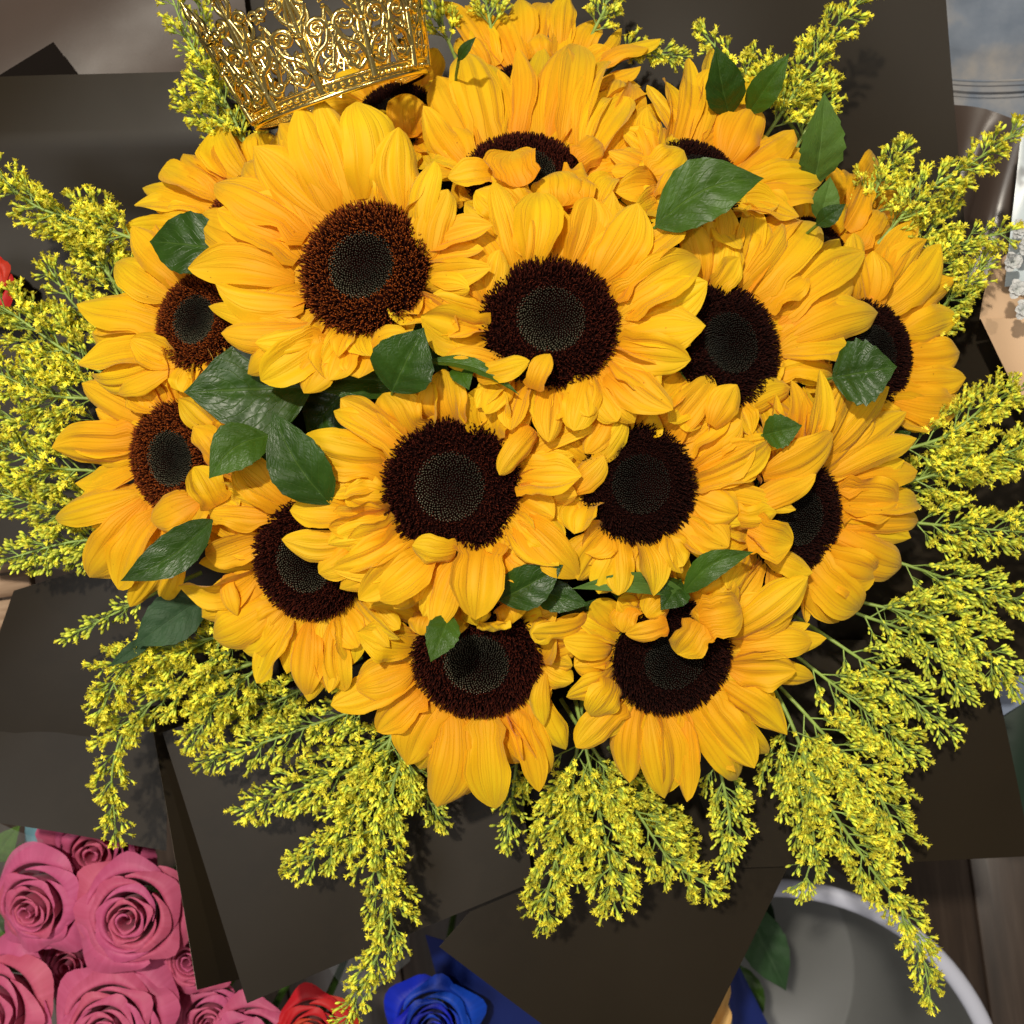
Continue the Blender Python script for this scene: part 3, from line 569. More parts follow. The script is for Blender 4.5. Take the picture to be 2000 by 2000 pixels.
LEAVES = [
 ((292,472),(450,490),122,.612,'leaf','dark leaf at upper left tucked against the big sunflower petals',dict(cup=.2, zt=.60)),
 ((359,766),(610,755),185,.606,'leaf','largest dark leaf, pointing left below the big sunflower',dict(cup=.12, arch=.05)),
 ((580,742),(800,745),80,.608,'leaf','dark leaf with a flat upper edge above the front-centre sunflower',dict(cup=.4)),
 ((600,850),(680,760),110,.585,'leaf','shaded leaf deep in the gap left of the front-centre sunflower',dict(cup=.1, lift=-.01)),
 ((828,640),(765,765),118,.648,'leaf','pointed leaf standing between the big and the middle sunflower',dict(cup=.3)),
 ((1015,772),(830,706),34,.642,'leaf_mid','thin curled leaf along the top of the front-centre petals',dict(roll=.6, bend=-.06)),
 ((916,762),(895,712),44,.641,'leaf_mid','small downward leaf tip above the front-centre petals',dict()),
 ((408,935),(525,850),92,.622,'leaf_mid','rounded leaf below the largest dark one',dict(cup=.2, bend=.12)),
 ((532,802),(645,985),108,.634,'leaf','upright pointed leaf left of the front-centre sunflower',dict(cup=.25, bend=-.05)),
 ((235,1135),(415,1015),82,.602,'leaf','long leaf under the left edge sunflower petals',dict(bend=-.08)),
 ((262,1262),(400,1165),105,.560,'leaf_blue','dull blue-green leaf above the lower left goldenrod',dict(cup=.1)),
 ((212,1303),(305,1240),32,.555,'leaf_blue','narrow folded leaf sticking out beside the lower left goldenrod',dict()),
 ((1100,1103),(975,1172),84,.632,'leaf','glossy leaf with a pale midrib below the front-centre sunflower',dict(cup=.2, roll=-.1)),
 ((1150,1182),(1040,1150),62,.618,'leaf','glossy leaf lying right of the pale-ribbed one',dict()),
 ((1115,1150),(1340,1158),40,.622,'leaf_pale','slim pale leaf curving under the dark-disced sunflower',dict(bend=.08)),
 ((1290,1192),(1330,1135),62,.618,'leaf','dark pointed leaf above the lower right sunflower',dict()),
 ((1472,1078),(1335,1158),54,.622,'leaf_mid','rounded leaf with an arched stalk above the lower right sunflower',dict(bend=-.14)),
 ((841,1293),(880,1200),62,.640,'leaf_mid','serrated leaf tip pointing down over the bottom-centre disc',dict(serr=.05)),
 ((1492,348),(1280,442),118,.634,'leaf_mid','large broad leaf crossing the upper right sunflower disc',dict(cup=.15, bend=-.1)),
 ((1398,88),(1425,225),84,.580,'leaf','dark leaf at upper right standing behind tall petals',dict(bend=-.05, zt=.608)),
 ((1542,104),(1462,222),62,.578,'leaf_mid','slender upright leaf against the top right goldenrod',dict(zt=.605)),
 ((1610,180),(1590,360),90,.578,'leaf_pale','pale serrated leaf at the upper right rim of the bouquet',dict(serr=.07, zt=.61)),
 ((1622,345),(1600,430),56,.578,'leaf_pale','pale leaf lower half behind the upper right petals',dict()),
 ((1652,398),(1595,440),38,.612,'leaf','small dark leaf tip above the right centre sunflower',dict()),
 ((1752,716),(1625,738),128,.606,'leaf','serrated veined leaf over the far right sunflower disc',dict(serr=.06, cup=.15)),
 ((1567,831),(1490,850),66,.618,'leaf_mid','short toothed leaf between right centre and right-hand sunflowers',dict(serr=.05)),
 ((1205,390),(1275,402),46,.600,'leaf','shadowed leaf in the gap above the middle sunflower',dict()),
 ((1780,842),(1740,862),34,.560,'leaf','tiny leaf beside the upper right-hand goldenrod',dict()),
 ((930,72),(895,118),22,.602,'leaf','sliver of leaf between the topmost petals',dict()),
 ((1110,1135),(1010,1200),70,.596,'leaf','shaded leaf between the two lower sunflower heads',dict()),
 ((1180,1165),(1090,1260),80,.585,'leaf','deep leaf low in the gap beside the bottom-centre disc',dict()),
 ((1235,395),(1275,470),40,.596,'leaf','narrow dark leaf behind the middle sunflower petals',dict()),
]
TOPL = {(828,640),(841,1293),(1492,348),(532,802),(408,935),(1752,716),(1100,1103),(1015,772),(916,762),(1472,1078),(1567,831),(1290,1192)}
for t_, b_, w_, z_, m_, lab, kw in LEAVES:
    dz = 0.0 if t_ in TOPL else -0.010
    if 'zt' in kw: kw['zt'] += dz
    leaf(t_, b_, w_, z_ + dz - (0.008 if t_ in TOPL else 0), m_, lab, **kw)

# ------------------------------------------------------------------ goldenrod
def floret_templates():
    def lathe(prof, k, tf):
        V = []; F = []; A = []
        for i, (r, z) in enumerate(prof):
            for a in range(k): V.append((r * math.cos(a * 2 * math.pi / k), r * math.sin(a * 2 * math.pi / k), z)); A.append(tf[i])
        for i in range(len(prof) - 1):
            for a in range(k):
                p, q_, s, t = i * k + a, i * k + (a + 1) % k, (i + 1) * k + (a + 1) % k, (i + 1) * k + a
                F += [(p, q_, s), (p, s, t)]
        return V, F, A
    out = []
    rnd = random.Random(5)
    for v in range(5):        # open florets
        V, F, A = lathe([(0.00012, 0), (0.0006, .0008), (0.00068, .0020), (0.0006, .0028)], 5, [0.05, .3, .5, .6])
        for k in range(9):
            a = k * 2 * math.pi / 9 + rnd.uniform(-.25, .25); el = rnd.uniform(.15, 1.1); L = rnd.uniform(.0014, .0022)
            o = np.array([math.cos(a) * .0004, math.sin(a) * .0004, .0026]); d = np.array([math.cos(a) * math.cos(el), math.sin(a) * math.cos(el), math.sin(el)])
            s = np.array([-math.sin(a), math.cos(a), 0]) * .00038; b0 = len(V)
            m = o + d * L * .6 + np.array([0, 0, .0002])
            V += [tuple(o - s * .5), tuple(o + s * .5), tuple(m + s), tuple(m - s), tuple(o + d * L)]; A += [.7, .7, .85, .85, .8]
            F += [(b0, b0 + 1, b0 + 2), (b0, b0 + 2, b0 + 3), (b0 + 3, b0 + 2, b0 + 4)]
        for k in range(5):
            a = rnd.uniform(0, 6.28); r = rnd.uniform(0, .0004); o = np.array([r * math.cos(a), r * math.sin(a), .0026]); b0 = len(V)
            d = np.array([rnd.uniform(-.4, .4), rnd.uniform(-.4, .4), 1]) * rnd.uniform(.0010, .0016)
            V += [tuple(o + (.0002, 0, 0)), tuple(o + (-.0001, .00018, 0)), tuple(o + (-.0001, -.00018, 0)), tuple(o + d)]; A += [.8, .8, .8, 1]
            F += [(b0, b0 + 1, b0 + 3), (b0 + 1, b0 + 2, b0 + 3), (b0 + 2, b0, b0 + 3)]
        out.append((np.array(V), np.array(F), np.array(A)))
    for v in range(2):        # closed buds
        V, F, A = lathe([(0.00014, 0), (0.00062, .0007), (0.00080, .0017), (0.00062, .0027), (.0001, .0033)], 6, [0.1, .3, .42, .58, .68])
        out.append((np.array(V), np.array(F), np.array(A)))
    return out
FT = floret_templates()
def inst(template_ids, pos, dirs, scale, var, rnd):
    Vs, Fs, As, Rs = [], [], [], []; off = 0
    for ti, p, d, s, v in zip(template_ids, pos, dirs, scale, var):
        V, F, A = FT[ti]; d = nrm(d); a = nrm(np.cross(d, (0.3, 0.5, 0.2))); b = np.cross(d, a); th = rnd.uniform(0, 6.28)
        a, b = a * math.cos(th) + b * math.sin(th), b * math.cos(th) - a * math.sin(th)
        Vs.append(p + (V[:, :1] * a + V[:, 1:2] * b + V[:, 2:] * d) * s); Fs.append(F + off); As.append(A); Rs.append(np.full(len(V), v)); off += len(V)
    return np.concatenate(Vs), np.concatenate(Fs), np.concatenate(As), np.concatenate(Rs)
def goldenrod(pts, spread, z0, z1, label, open_=0.7, dens=1.0, taper=0.7, gap=1.0):
    rnd = random.Random(int(pts[0][0] * 3 + pts[-1][1] * 5)); n = len(pts)
    w = [P(p[0], p[1], z0 + (z1 - z0) * i / (n - 1)) for i, p in enumerate(pts)]
    w.insert(0, w[0] + nrm(w[0] - w[1]) * 0.028 - np.array([0, 0, 0.018])); org = w[0]
    root = empty('goldenrod_sprig', org, label, 'goldenrod', 'goldenrod sprigs round the bouquet')
    C = bez(w, 40); tan = np.gradient(C, axis=0); seg = np.linalg.norm(np.diff(C, axis=0), axis=1); L = seg.sum(); cum = np.r_[0, np.cumsum(seg)] / L
    V, F = tube(C, np.linspace(0.0014, 0.0005, 40), 6); obj('stem', mesh_np('stem', V - org, F, mats=[M['gstem']]), root)
    s_in = 0.036 / L; nb = max(7, int(L / 0.0048 * dens)); sp = spread * 0.00028
    for k in range(nb + 1):
        s = min(0.9999, s_in + (1 - s_in) * k / nb); i = min(39, int(np.searchsorted(cum, s))); p0 = C[i]; t = nrm(tan[i])
        bl = (sp * ((1 - s) ** taper * 0.85 + 0.16)) * rnd.uniform(.75, 1.2)
        phi = k * 2.4 + rnd.uniform(-.4, .4)
        s1 = nrm(np.cross(t, (0, 0, 1))); s2 = np.array([0, 0, 1.0])
        lat = s1 * math.cos(phi) * 1.15 + s2 * (math.sin(phi) * 0.55 + 0.10)
        if k == nb: lat *= 0.1
        d = nrm(t * rnd.uniform(.75, 1.25) + lat)
        pb = [p0, p0 + d * bl * .5, p0 + d * bl * .85 + t * bl * .18 + np.array([0, 0, -.10 * bl])]
        B = bez(pb, 8); bt = np.gradient(B, axis=0)
        parts = [tube(B, np.linspace(.00055, .00028, 8), 4)]
        nf = max(6, int(bl / 0.00106 * gap)); pos, dirs, sc2, var, ti = [], [], [], [], []
        for j in range(nf):
            q = 0.22 + 0.78 * (j + rnd.random() * .5) / nf; q = min(q, .999); ii = q * 7; i0 = int(ii); f_ = ii - i0
            pp = B[i0] * (1 - f_) + B[min(7, i0 + 1)] * f_; tt = nrm(bt[i0])
            up = np.array([rnd.uniform(-1, 1), rnd.uniform(-1, 1), rnd.uniform(-.35, 1.0)])
            dd = nrm(tt * rnd.uniform(.7, 1.4) + up * rnd.uniform(.5, .9))
            pl = rnd.uniform(.0020, .0066) * (1.15 - .35 * q)
            e = pp + dd * pl
            parts.append(tube(np.array([pp, pp + dd * pl * .5 + np.array([0, 0, .0002]), e]), .00018, 3))
            isopen = rnd.random() < open_
            ti.append(rnd.randrange(5) if isopen else 5 + rnd.randrange(2)); pos.append(e); dirs.append(nrm(dd + tt * .3 + np.array([0, 0, .15])))
            sc2.append(rnd.uniform(0.95, 1.45) * (1.0 if isopen else .9)); var.append(rnd.random())
        Vb, Fb = join(parts); bo = obj('side_branch', mesh_np('side_branch', Vb - org, Fb, mats=[M['gstem']]), root)
        Vf, Ff, Af, Rf = inst(ti, pos, dirs, sc2, var, rnd)
        obj('flower_cluster', mesh_np('flower_cluster', Vf - org, Ff, None, False, {'tipf': Af, 'var': Rf}, [M['floret']]), bo)
GR = [
 ([(270,470),(160,432),(70,402),(-10,335)], 95, .545, .555, 'goldenrod reaching off the left edge above the rest, fully open', dict(open_=.95)),
 ([(270,640),(215,540),(190,400)], 120, .530, .545, 'bushy goldenrod standing left of the upper left petals', dict(open_=.8)),
 ([(230,560),(170,480),(110,420)], 80, .535, .545, 'short goldenrod filling behind the upper left sprigs', dict(open_=.8)),
 ([(230,650),(150,600),(100,530)], 100, .520, .525, 'goldenrod low behind the left sunflower', dict(open_=.75)),
 ([(220,740),(120,680),(20,610),(-20,590)], 150, .530, .545, 'dense goldenrod at the left edge level with the left sunflower', dict(open_=.8)),
 ([(200,780),(90,770),(-20,720)], 130, .535, .545, 'full yellow goldenrod below the dense left-edge one', dict(open_=.9)),
 ([(200,830),(80,830),(-10,810)], 70, .530, .53, 'greenish budded goldenrod at the left edge', dict(open_=.2)),
 ([(200,920),(90,910),(-20,860)], 130, .525, .535, 'goldenrod above the left edge sunflower petals', dict(open_=.7)),
 ([(200,1000),(90,990),(-10,960)], 110, .520, .53, 'goldenrod mass behind the left edge sunflower petals', dict(open_=.5)),
 ([(230,1050),(130,1060),(20,1090)], 95, .515, .525, 'budded green goldenrod spraying left over the black paper', dict(open_=.15)),
 ([(290,1060),(180,1080),(70,1100)], 70, .510, .515, 'lowest budded goldenrod on the left side', dict(open_=.1)),
 ([(300,1160),(240,1190),(140,1240)], 26, .525, .52, 'thin lone bud sprig on the left paper', dict(open_=.1, dens=.8)),
 ([(500,1230),(350,1260),(250,1300),(200,1380)], 140, .530, .545, 'thick yellow goldenrod at lower left, upper half', dict(open_=1.0)),
 ([(480,1300),(360,1340),(260,1400),(220,1500),(225,1615)], 120, .525, .535, 'lower left goldenrod whose tail hangs straight down', dict(open_=1.0, taper=1.0)),
 ([(520,1290),(430,1370),(380,1440)], 110, .520, .53, 'yellow goldenrod packed under the lower left sprigs', dict(open_=.95)),
 ([(620,1330),(540,1370),(470,1400)], 90, .505, .51, 'shaded goldenrod in the lower left gap', dict(open_=.6)),
 ([(740,1370),(600,1420),(500,1455),(412,1482)], 90, .530, .535, 'budded goldenrod pointing left above the dark paper', dict(open_=.5)),
 ([(790,1420),(690,1500),(590,1540),(485,1578)], 130, .528, .535, 'loose goldenrod fanning down-left from the bottom-centre petals', dict(open_=.5)),
 ([(770,1420),(730,1540),(660,1640),(585,1690)], 140, .530, .54, 'goldenrod fan ending above the lower left paper', dict(open_=.6)),
 ([(800,1440),(760,1560),(735,1680),(765,1800),(730,1880),(680,1985)], 125, .535, .545, 'long goldenrod trailing to the bottom picture edge', dict(open_=.75, taper=.9)),
 ([(760,1400),(800,1500),(860,1600)], 75, .518, .52, 'short budded goldenrod under the bottom-centre petals', dict(open_=.3)),
 ([(1130,1440),(1110,1580),(1080,1700),(1065,1785)], 150, .535, .54, 'bottom goldenrod left half, below the gap between two sunflowers', dict(open_=.8)),
 ([(1140,1440),(1170,1580),(1190,1680),(1200,1750)], 170, .540, .545, 'bushiest bottom goldenrod, centre of its cluster', dict(open_=.9)),
 ([(1150,1450),(1240,1580),(1310,1680),(1385,1732)], 120, .532, .535, 'bottom goldenrod right half ending in a yellow tail', dict(open_=.85)),
 ([(1010,1480),(1000,1560),(990,1640)], 60, .520, .52, 'small budded goldenrod right of the longest hanging petals', dict(open_=.3)),
 ([(1250,1540),(1300,1600),(1340,1660)], 80, .510, .515, 'shaded goldenrod below the lower right petals', dict(open_=.5)),
 ([(1400,1480),(1425,1600),(1420,1690)], 80, .530, .53, 'separate budded goldenrod tuft below the lower right sunflower', dict(open_=.3)),
 ([(1520,1420),(1560,1540),(1590,1640),(1570,1730)], 120, .532, .535, 'budded goldenrod hanging over the lower right paper', dict(open_=.35)),
 ([(1540,1400),(1600,1540),(1690,1680),(1770,1790),(1800,1860),(1815,1935)], 110, .540, .545, 'longest goldenrod, its tail crossing the grey bucket rim', dict(open_=.9, taper=.9)),
 ([(1560,1380),(1650,1480),(1720,1560),(1760,1640)], 150, .535, .54, 'yellow goldenrod beside the lower right petals', dict(open_=.8)),
 ([(1580,1300),(1680,1380),(1780,1470)], 130, .530, .53, 'mixed goldenrod right of the lower right sunflower', dict(open_=.5)),
 ([(1640,1260),(1740,1330),(1850,1425)], 100, .530, .53, 'green budded goldenrod over the right paper', dict(open_=.12)),
 ([(1680,1200),(1800,1250),(1880,1350)], 130, .528, .53, 'loose budded goldenrod at the right below the right-hand sunflower', dict(open_=.15)),
 ([(1700,1180),(1850,1220),(1990,1330)], 140, .530, .535, 'spreading goldenrod reaching the right picture edge', dict(open_=.4)),
 ([(1760,1100),(1880,1140),(2010,1180)], 130, .525, .53, 'green goldenrod at the right edge with few open flowers', dict(open_=.2)),
 ([(1780,1020),(1880,1030),(2010,1040)], 130, .530, .54, 'goldenrod at right level with the dark-disced flower', dict(open_=.6)),
 ([(1780,940),(1880,910),(2010,870)], 120, .535, .545, 'yellow goldenrod along the right picture edge', dict(open_=.9)),
 ([(1760,880),(1850,850),(1930,790),(1990,765)], 115, .540, .55, 'yellow goldenrod below the far right sunflower', dict(open_=.95)),
 ([(1730,960),(1800,930),(1860,880)], 90, .525, .53, 'goldenrod tucked behind the right-hand sunflower tips', dict(open_=.6)),
 ([(1720,470),(1800,380),(1880,330),(1985,258)], 75, .545, .555, 'goldenrod pointing at the glossy bronze paper', dict(open_=.85)),
 ([(1690,430),(1720,350),(1760,300)], 90, .535, .54, 'goldenrod behind the upper far right petals', dict(open_=.7)),
 ([(1800,560),(1870,480),(1960,455)], 75, .530, .54, 'goldenrod right of the far right sunflower, upper', dict(open_=.8)),
 ([(1790,650),(1870,570),(1920,520)], 85, .525, .53, 'goldenrod right of the far right sunflower, lower', dict(open_=.6)),
 ([(1760,500),(1830,440),(1860,390)], 80, .525, .53, 'goldenrod filling behind the far right petals', dict(open_=.6)),
 ([(1500,260),(1560,170),(1610,80),(1690,-10)], 70, .545, .555, 'goldenrod at top right running off the upper edge', dict(open_=.95)),
 ([(1560,280),(1590,220),(1610,170)], 90, .535, .54, 'goldenrod behind the pale serrated leaf', dict(open_=.7)),
 ([(1520,210),(1450,150),(1380,72)], 60, .535, .545, 'goldenrod rising above the dark leaf at top right', dict(open_=.85)),
 ([(1560,240),(1520,170),(1480,120)], 80, .530, .535, 'goldenrod filling behind the slender upright leaf', dict(open_=.8)),
 ([(1160,60),(1180,20),(1190,-30)], 60, .530, .535, 'goldenrod at the top edge right of the topmost petals', dict(open_=.6)),
 ([(880,90),(850,30),(840,-30)], 70, .530, .535, 'goldenrod at the top edge beside the crown', dict(open_=.4)),
 ([(960,60),(950,10),(940,-40)], 60, .530, .535, 'goldenrod at the top edge left of the topmost petals', dict(open_=.5)),
 ([(1210,120),(1240,100),(1320,110)], 40, .520, .52, 'low goldenrod peeking over the upper petals', dict(open_=.6)),
 ([(490,300),(430,180),(370,80),(330,-20)], 80, .545, .56, 'tall goldenrod left of the gold crown', dict(open_=.8, gap=.8)),
 ([(480,320),(420,250),(365,200)], 70, .535, .545, 'short goldenrod at the foot of the crown', dict(open_=.8)),
 ([(440,220),(400,140),(400,60),(385,0)], 50, .530, .54, 'goldenrod between the crown spike and the paper', dict(open_=.7, gap=.7)),
]
for a in GR: goldenrod(*a[:5], **a[5])

# ------------------------------------------------------------------ gold crown
def crown():
    a = nrm((-0.30, 0.90, 0.30)); C = P(668, 196, .572)
    root = empty('gold_crown', C, 'ornate gold filigree crown resting on the sunflowers at the top', 'crown')
    e1 = nrm(np.cross(a, (0, 0, 1))); e2 = np.cross(a, e1)
    R0 = 0.0505; NM = 11; half = math.pi / NM
    def mp(x, v, out=0.0):       # x metres along the rim, v metres up
        th = x / R0; r = R0 + v * 0.22 + out
        return np.array([r * math.cos(th), r * math.sin(th), v])
    def spiral(cx, cv, r0, turns, a0, sgn, shrink=.22, n=26):
        out = []
        for t in np.linspace(0, 1, n):
            r = r0 * (1 - (1 - shrink) * t); an = a0 + sgn * t * turns * 2 * math.pi
            out.append((cx + r * math.cos(an), cv + r * math.sin(an)))
        return out
    parts = []
    def add(pp, rad, out=0.0, n=7):
        rad = np.asarray(rad) * 1.38
        pts = np.array([mp(x, v, out) for x, v in pp]); parts.append(tube(pts, rad, n))
    hw = R0 * half
    for sg in (-1, 1):
        # big outward C scroll ending in a curl
        c = [(0, .012), (sg * .004, .020), (sg * .010, .024), (sg * .0125, .030)]; add([tuple(q) for q in bez([(x, v, 0) for x, v in c], 14)[:, :2]], np.linspace(.0013, .0009, 14), .0006)
        add(spiral(sg * .0078, .0315, .0052, 1.35, 0 if sg > 0 else math.pi, sg), np.linspace(.0011, .0007, 26), .0008)
        add(spiral(sg * .0062, .0485, .0040, 1.3, -math.pi / 2, -sg), np.linspace(.0011, .0007, 26), .0006)
        add([tuple(q) for q in bez([(sg * .001, .036, 0), (sg * .0045, .0395, 0), (sg * .0062, .0445, 0)], 10)[:, :2]], .0010, .0004)
        # lower loops and curls on the band
        add(spiral(sg * hw * .62, .0125, .0036, 1.1, math.pi / 2, sg, .3), np.linspace(.0010, .0007, 26), .0006)
        add([tuple(q) for q in bez([(sg * hw * .98, .026, 0), (sg * hw * .80, .017, 0), (sg * hw * .5, .0085, 0), (sg * .002, .0115, 0)], 16)[:, :2]], np.linspace(.0008, .0012, 16), .0004)
        add([tuple(q) for q in bez([(sg * hw * .98, .040, 0), (sg * hw * .86, .034, 0), (sg * hw * .9, .027, 0), (sg * hw * .98, .026, 0)], 12)[:, :2]], .0009, .0002)
        add([tuple(q) for q in bez([(0, .050, 0), (sg * .0035, .056, 0), (sg * .0030, .062, 0), (0, .066, 0)], 12)[:, :2]], np.linspace(.0011, .0007, 12), .0002)
        add([tuple(q) for q in bez([(0, .030, 0), (sg * .0028, .037, 0), (sg * .0018, .045, 0), (0, .051, 0)], 12)[:, :2]], np.linspace(.0010, .0008, 12), .0005)
    for sg in (-1, 1):
        add(spiral(sg * hw * .84, .0465, .0030, 1.2, -math.pi / 2, sg, .25), np.linspace(.0009, .0006, 26), .0003)
        add(spiral(sg * .0036, .0215, .0026, 1.1, math.pi / 2, -sg, .25), np.linspace(.0009, .0006, 26), .0010)
        add(spiral(sg * hw * .80, .0225, .0024, 1.1, 0, -sg, .25), np.linspace(.0008, .0006, 26), .0006)
    add([(0, v) for v in np.linspace(.003, .030, 12)], np.linspace(.0016, .0012, 12), .001)
    add([(0, v) for v in np.linspace(.030, .070, 16)], np.r_[np.linspace(.0013, .0010, 12), .0018, .0016, .0010, .0004], .0004)
    def blob(x, v, r, out):
        prof = [(0.05, -1), (.75, -.65), (1, 0), (.75, .65), (.05, 1)]; k = 8; c = mp(x, v, out); nn = nrm((c[0], c[1], 0)); tt = np.array([-nn[1], nn[0], 0]); zz = np.array([0, 0, 1.0])
        V = [c + (tt * math.cos(q * 2 * math.pi / k) + zz * math.sin(q * 2 * math.pi / k)) * r * pr + nn * r * h for pr, h in prof for q in range(k)]
        F = [(i * k + q, i * k + (q + 1) % k, (i + 1) * k + (q + 1) % k, (i + 1) * k + q) for i in range(4) for q in range(k)]
        parts.append((np.array(V), np.array(F)))
    for x, v, r in ((0, .0305, .0021), (0, .0125, .0019), (.0078, .0318, .0013), (-.0078, .0318, .0013), (.0062, .0485, .0011), (-.0062, .0485, .0011), (hw * .62, .0125, .0012), (-hw * .62, .0125, .0012), (hw * .95, .0405, .0014), (.0045, .0222, .0011), (-.0045, .0222, .0011), (.003, .0595, .001), (-.003, .0595, .001)):
        blob(x, v, r, .0012)
    Vp, Fp = join(parts)
    me = mesh_np('filigree_panel', Vp, Fp, mats=[M['gold']])
    Mx = Matrix(((e1[0], e2[0], a[0]), (e1[1], e2[1], a[1]), (e1[2], e2[2], a[2]))).to_quaternion()
    def put(name, me_, rotz=0):
        o = obj(name, me_, root); o.rotation_mode = 'QUATERNION'; o.rotation_quaternion = Mx @ Quaternion((0, 0, 1), rotz); return o
    for k in range(NM): put('filigree_panel', me, k * 2 * half)
    th = np.linspace(0, 2 * math.pi, 97)
    for v, r in ((0.0, .0015), (.0062, .0008)):
        V, F = tube([mp(t * R0, v) for t in th], r, 8); put('band_rim', mesh_np('band_rim', V, F, mats=[M['gold']]))
    # thin band and beads
    V = np.array([mp(t * R0, v, -.0004) for v in (0.0, .0062) for t in th]); nn = len(th)
    F = np.array([(i, i + 1, nn + i + 1, nn + i) for i in range(nn - 1)]); put('band', mesh_np('band', V, F, mats=[M['gold']]))
    parts.clear()
    for k in range(72): blob(k * 2 * math.pi * R0 / 72, .0031, .00135, .0006)
    Vp, Fp = join(parts); o = put('bead_row', mesh_np('bead_row', Vp, Fp, mats=[M['gold']])); o['kind'] = 'stuff'
crown()

# ------------------------------------------------------------------ black wrapping paper
def sheet(name, q, mat, label, cat, wav=0.002, n=28, curl=None, group=None, kind=None, thick=0.0003, seed=1):
    """q: four (px,py,z) corners in order"""
    c = [P(*k) for k in q]; org = sum(c) / 4; rnd = random.Random(seed); ph = [rnd.uniform(0, 6) for _ in range(4)]
    V = []
    for j in range(n):
        v = j / (n - 1)
        for i in range(n):
            u = i / (n - 1)
            p = (c[0] * (1 - u) + c[1] * u) * (1 - v) + (c[3] * (1 - u) + c[2] * u) * v
            h = wav * (math.sin(u * 2.6 + ph[0]) * math.cos(v * 2.1 + ph[1]) + .35 * math.sin(u * 6 + v * 4 + ph[2]))
            if curl: h += curl(u, v)
            V.append(p + np.array([0, 0, h]) - org)
    uv = np.array([(i / (n - 1), j / (n - 1)) for j in range(n) for i in range(n)])
    o = obj(name, mesh_np(name, np.array(V), gridF(n, n), uv, mats=[M[mat]]), None, org)
    s = o.modifiers.new('thickness', 'SOLIDIFY'); s.thickness = thick; s.offset = -1; s.material_offset_rim = 1; o.data.materials.append(M['edge_highlight'] if mat.startswith('paper') and mat != 'paper_peach' else M[mat])
    e = o.modifiers.new('edges', 'EDGE_SPLIT'); e.split_angle = 1.0
    tag(o, label, cat, group, kind); return o
WG = 'black wrapping paper sheets'
def crease(u, v): return 0.010 * max(0, 1 - abs(v - 0.30) / 0.30) if v < .6 else 0
sheet('wrapping_paper', [(-60,152,.482),(420,140,.490),(700,640,.44),(-60,640,.47)], 'paper', 'black paper sheet at upper left with a faint horizontal crease', 'wrapping paper', .002, curl=lambda u, v: 0.007 * max(0, 1 - abs(v - .27) / .27), group=WG, seed=2)
sheet('wrapping_paper', [(-80,560,.462),(500,500,.45),(560,1160,.44),(-80,1090,.456)], 'paper', 'black paper behind the left goldenrod', 'wrapping paper', .003, group=WG, seed=3)
sheet('wrapping_paper', [(30,1153,.478),(520,1000,.462),(560,1500,.462),(-70,1420,.472)], 'paper', 'black paper at left whose corner meets pale wood', 'wrapping paper', .002, group=WG, seed=4)
sheet('wrapping_paper', [(-60,1380,.468),(330,1340,.464),(326,1661,.474),(-60,1600,.476)], 'paper', 'black paper ending above the pink roses', 'wrapping paper', .002, group=WG, seed=5)
sheet('wrapping_paper', [(290,1380,.482),(520,1350,.450),(467,1912,.456),(384,1934,.486)], 'paper', 'narrow black paper strip overlapping the pink roses', 'wrapping paper', .001, group=WG, seed=6)
sheet('wrapping_paper', [(318,1430,.490),(980,1200,.470),(1040,1720,.488),(482,1961,.500)], 'paper', 'black paper at lower left with a light fold edge', 'wrapping paper', .002, group=WG, seed=7)
sheet('wrapping_paper', [(858,1847,.480),(1250,1400,.466),(1560,1650,.478),(1300,2180,.486)], 'paper', 'black paper pointing down at the bottom centre', 'wrapping paper', .0015, group=WG, seed=8)
sheet('wrapping_paper', [(820,1500,.462),(1300,1300,.46),(1500,1640,.466),(1010,1860,.468)], 'paper', 'black paper layer under the bottom goldenrod', 'wrapping paper', .0015, group=WG, seed=18)
sheet('wrapping_paper', [(1250,1250,.470),(1925,1250,.482),(2016,1672,.490),(1420,1697,.484)], 'paper', 'broad black paper at lower right above the bucket', 'wrapping paper', .002, group=WG, seed=9)
sheet('wrapping_paper', [(1200,-60,.488),(1842,-60,.486),(1885,460,.47),(1300,500,.45)], 'paper', 'large black paper at top right beside the denim', 'wrapping paper', .003, group=WG, seed=10)
sheet('wrapping_paper', [(1700,560,.46),(1960,560,.462),(2100,1100,.46),(1600,1100,.44)], 'paper', 'black paper behind the right goldenrod', 'wrapping paper', .003, group=WG, seed=11)
sheet('wrapping_paper', [(1600,1020,.452),(2060,1060,.455),(2010,1320,.450),(1600,1320,.45)], 'paper', 'black paper at the right edge under budded goldenrod', 'wrapping paper', .002, group=WG, seed=12)
sheet('wrapping_paper', [(-60,-60,.455),(470,-60,.450),(500,200,.46),(-60,200,.455)], 'paper_gloss', 'glossy brown-black paper catching pink light in the top left corner', 'wrapping paper', .004, group=WG, seed=13)
sheet('wrapping_paper', [(420,-60,.44),(1300,-60,.44),(1300,300,.43),(430,300,.43)], 'paper', 'black paper behind the crown at the top', 'wrapping paper', .003, group=WG, seed=15)
sheet('wrapping_paper', [(1862,203,.440),(2040,240,.46),(2040,720,.44),(1780,720,.42)], 'paper_gloss', 'crumpled bronze-sheened paper at the right', 'wrapping paper', .003, curl=lambda u, v: .012 * math.sin(u * 6 + v * 3) * math.exp(-((v - .35) / .35) ** 2), group=WG, seed=14, n=48)
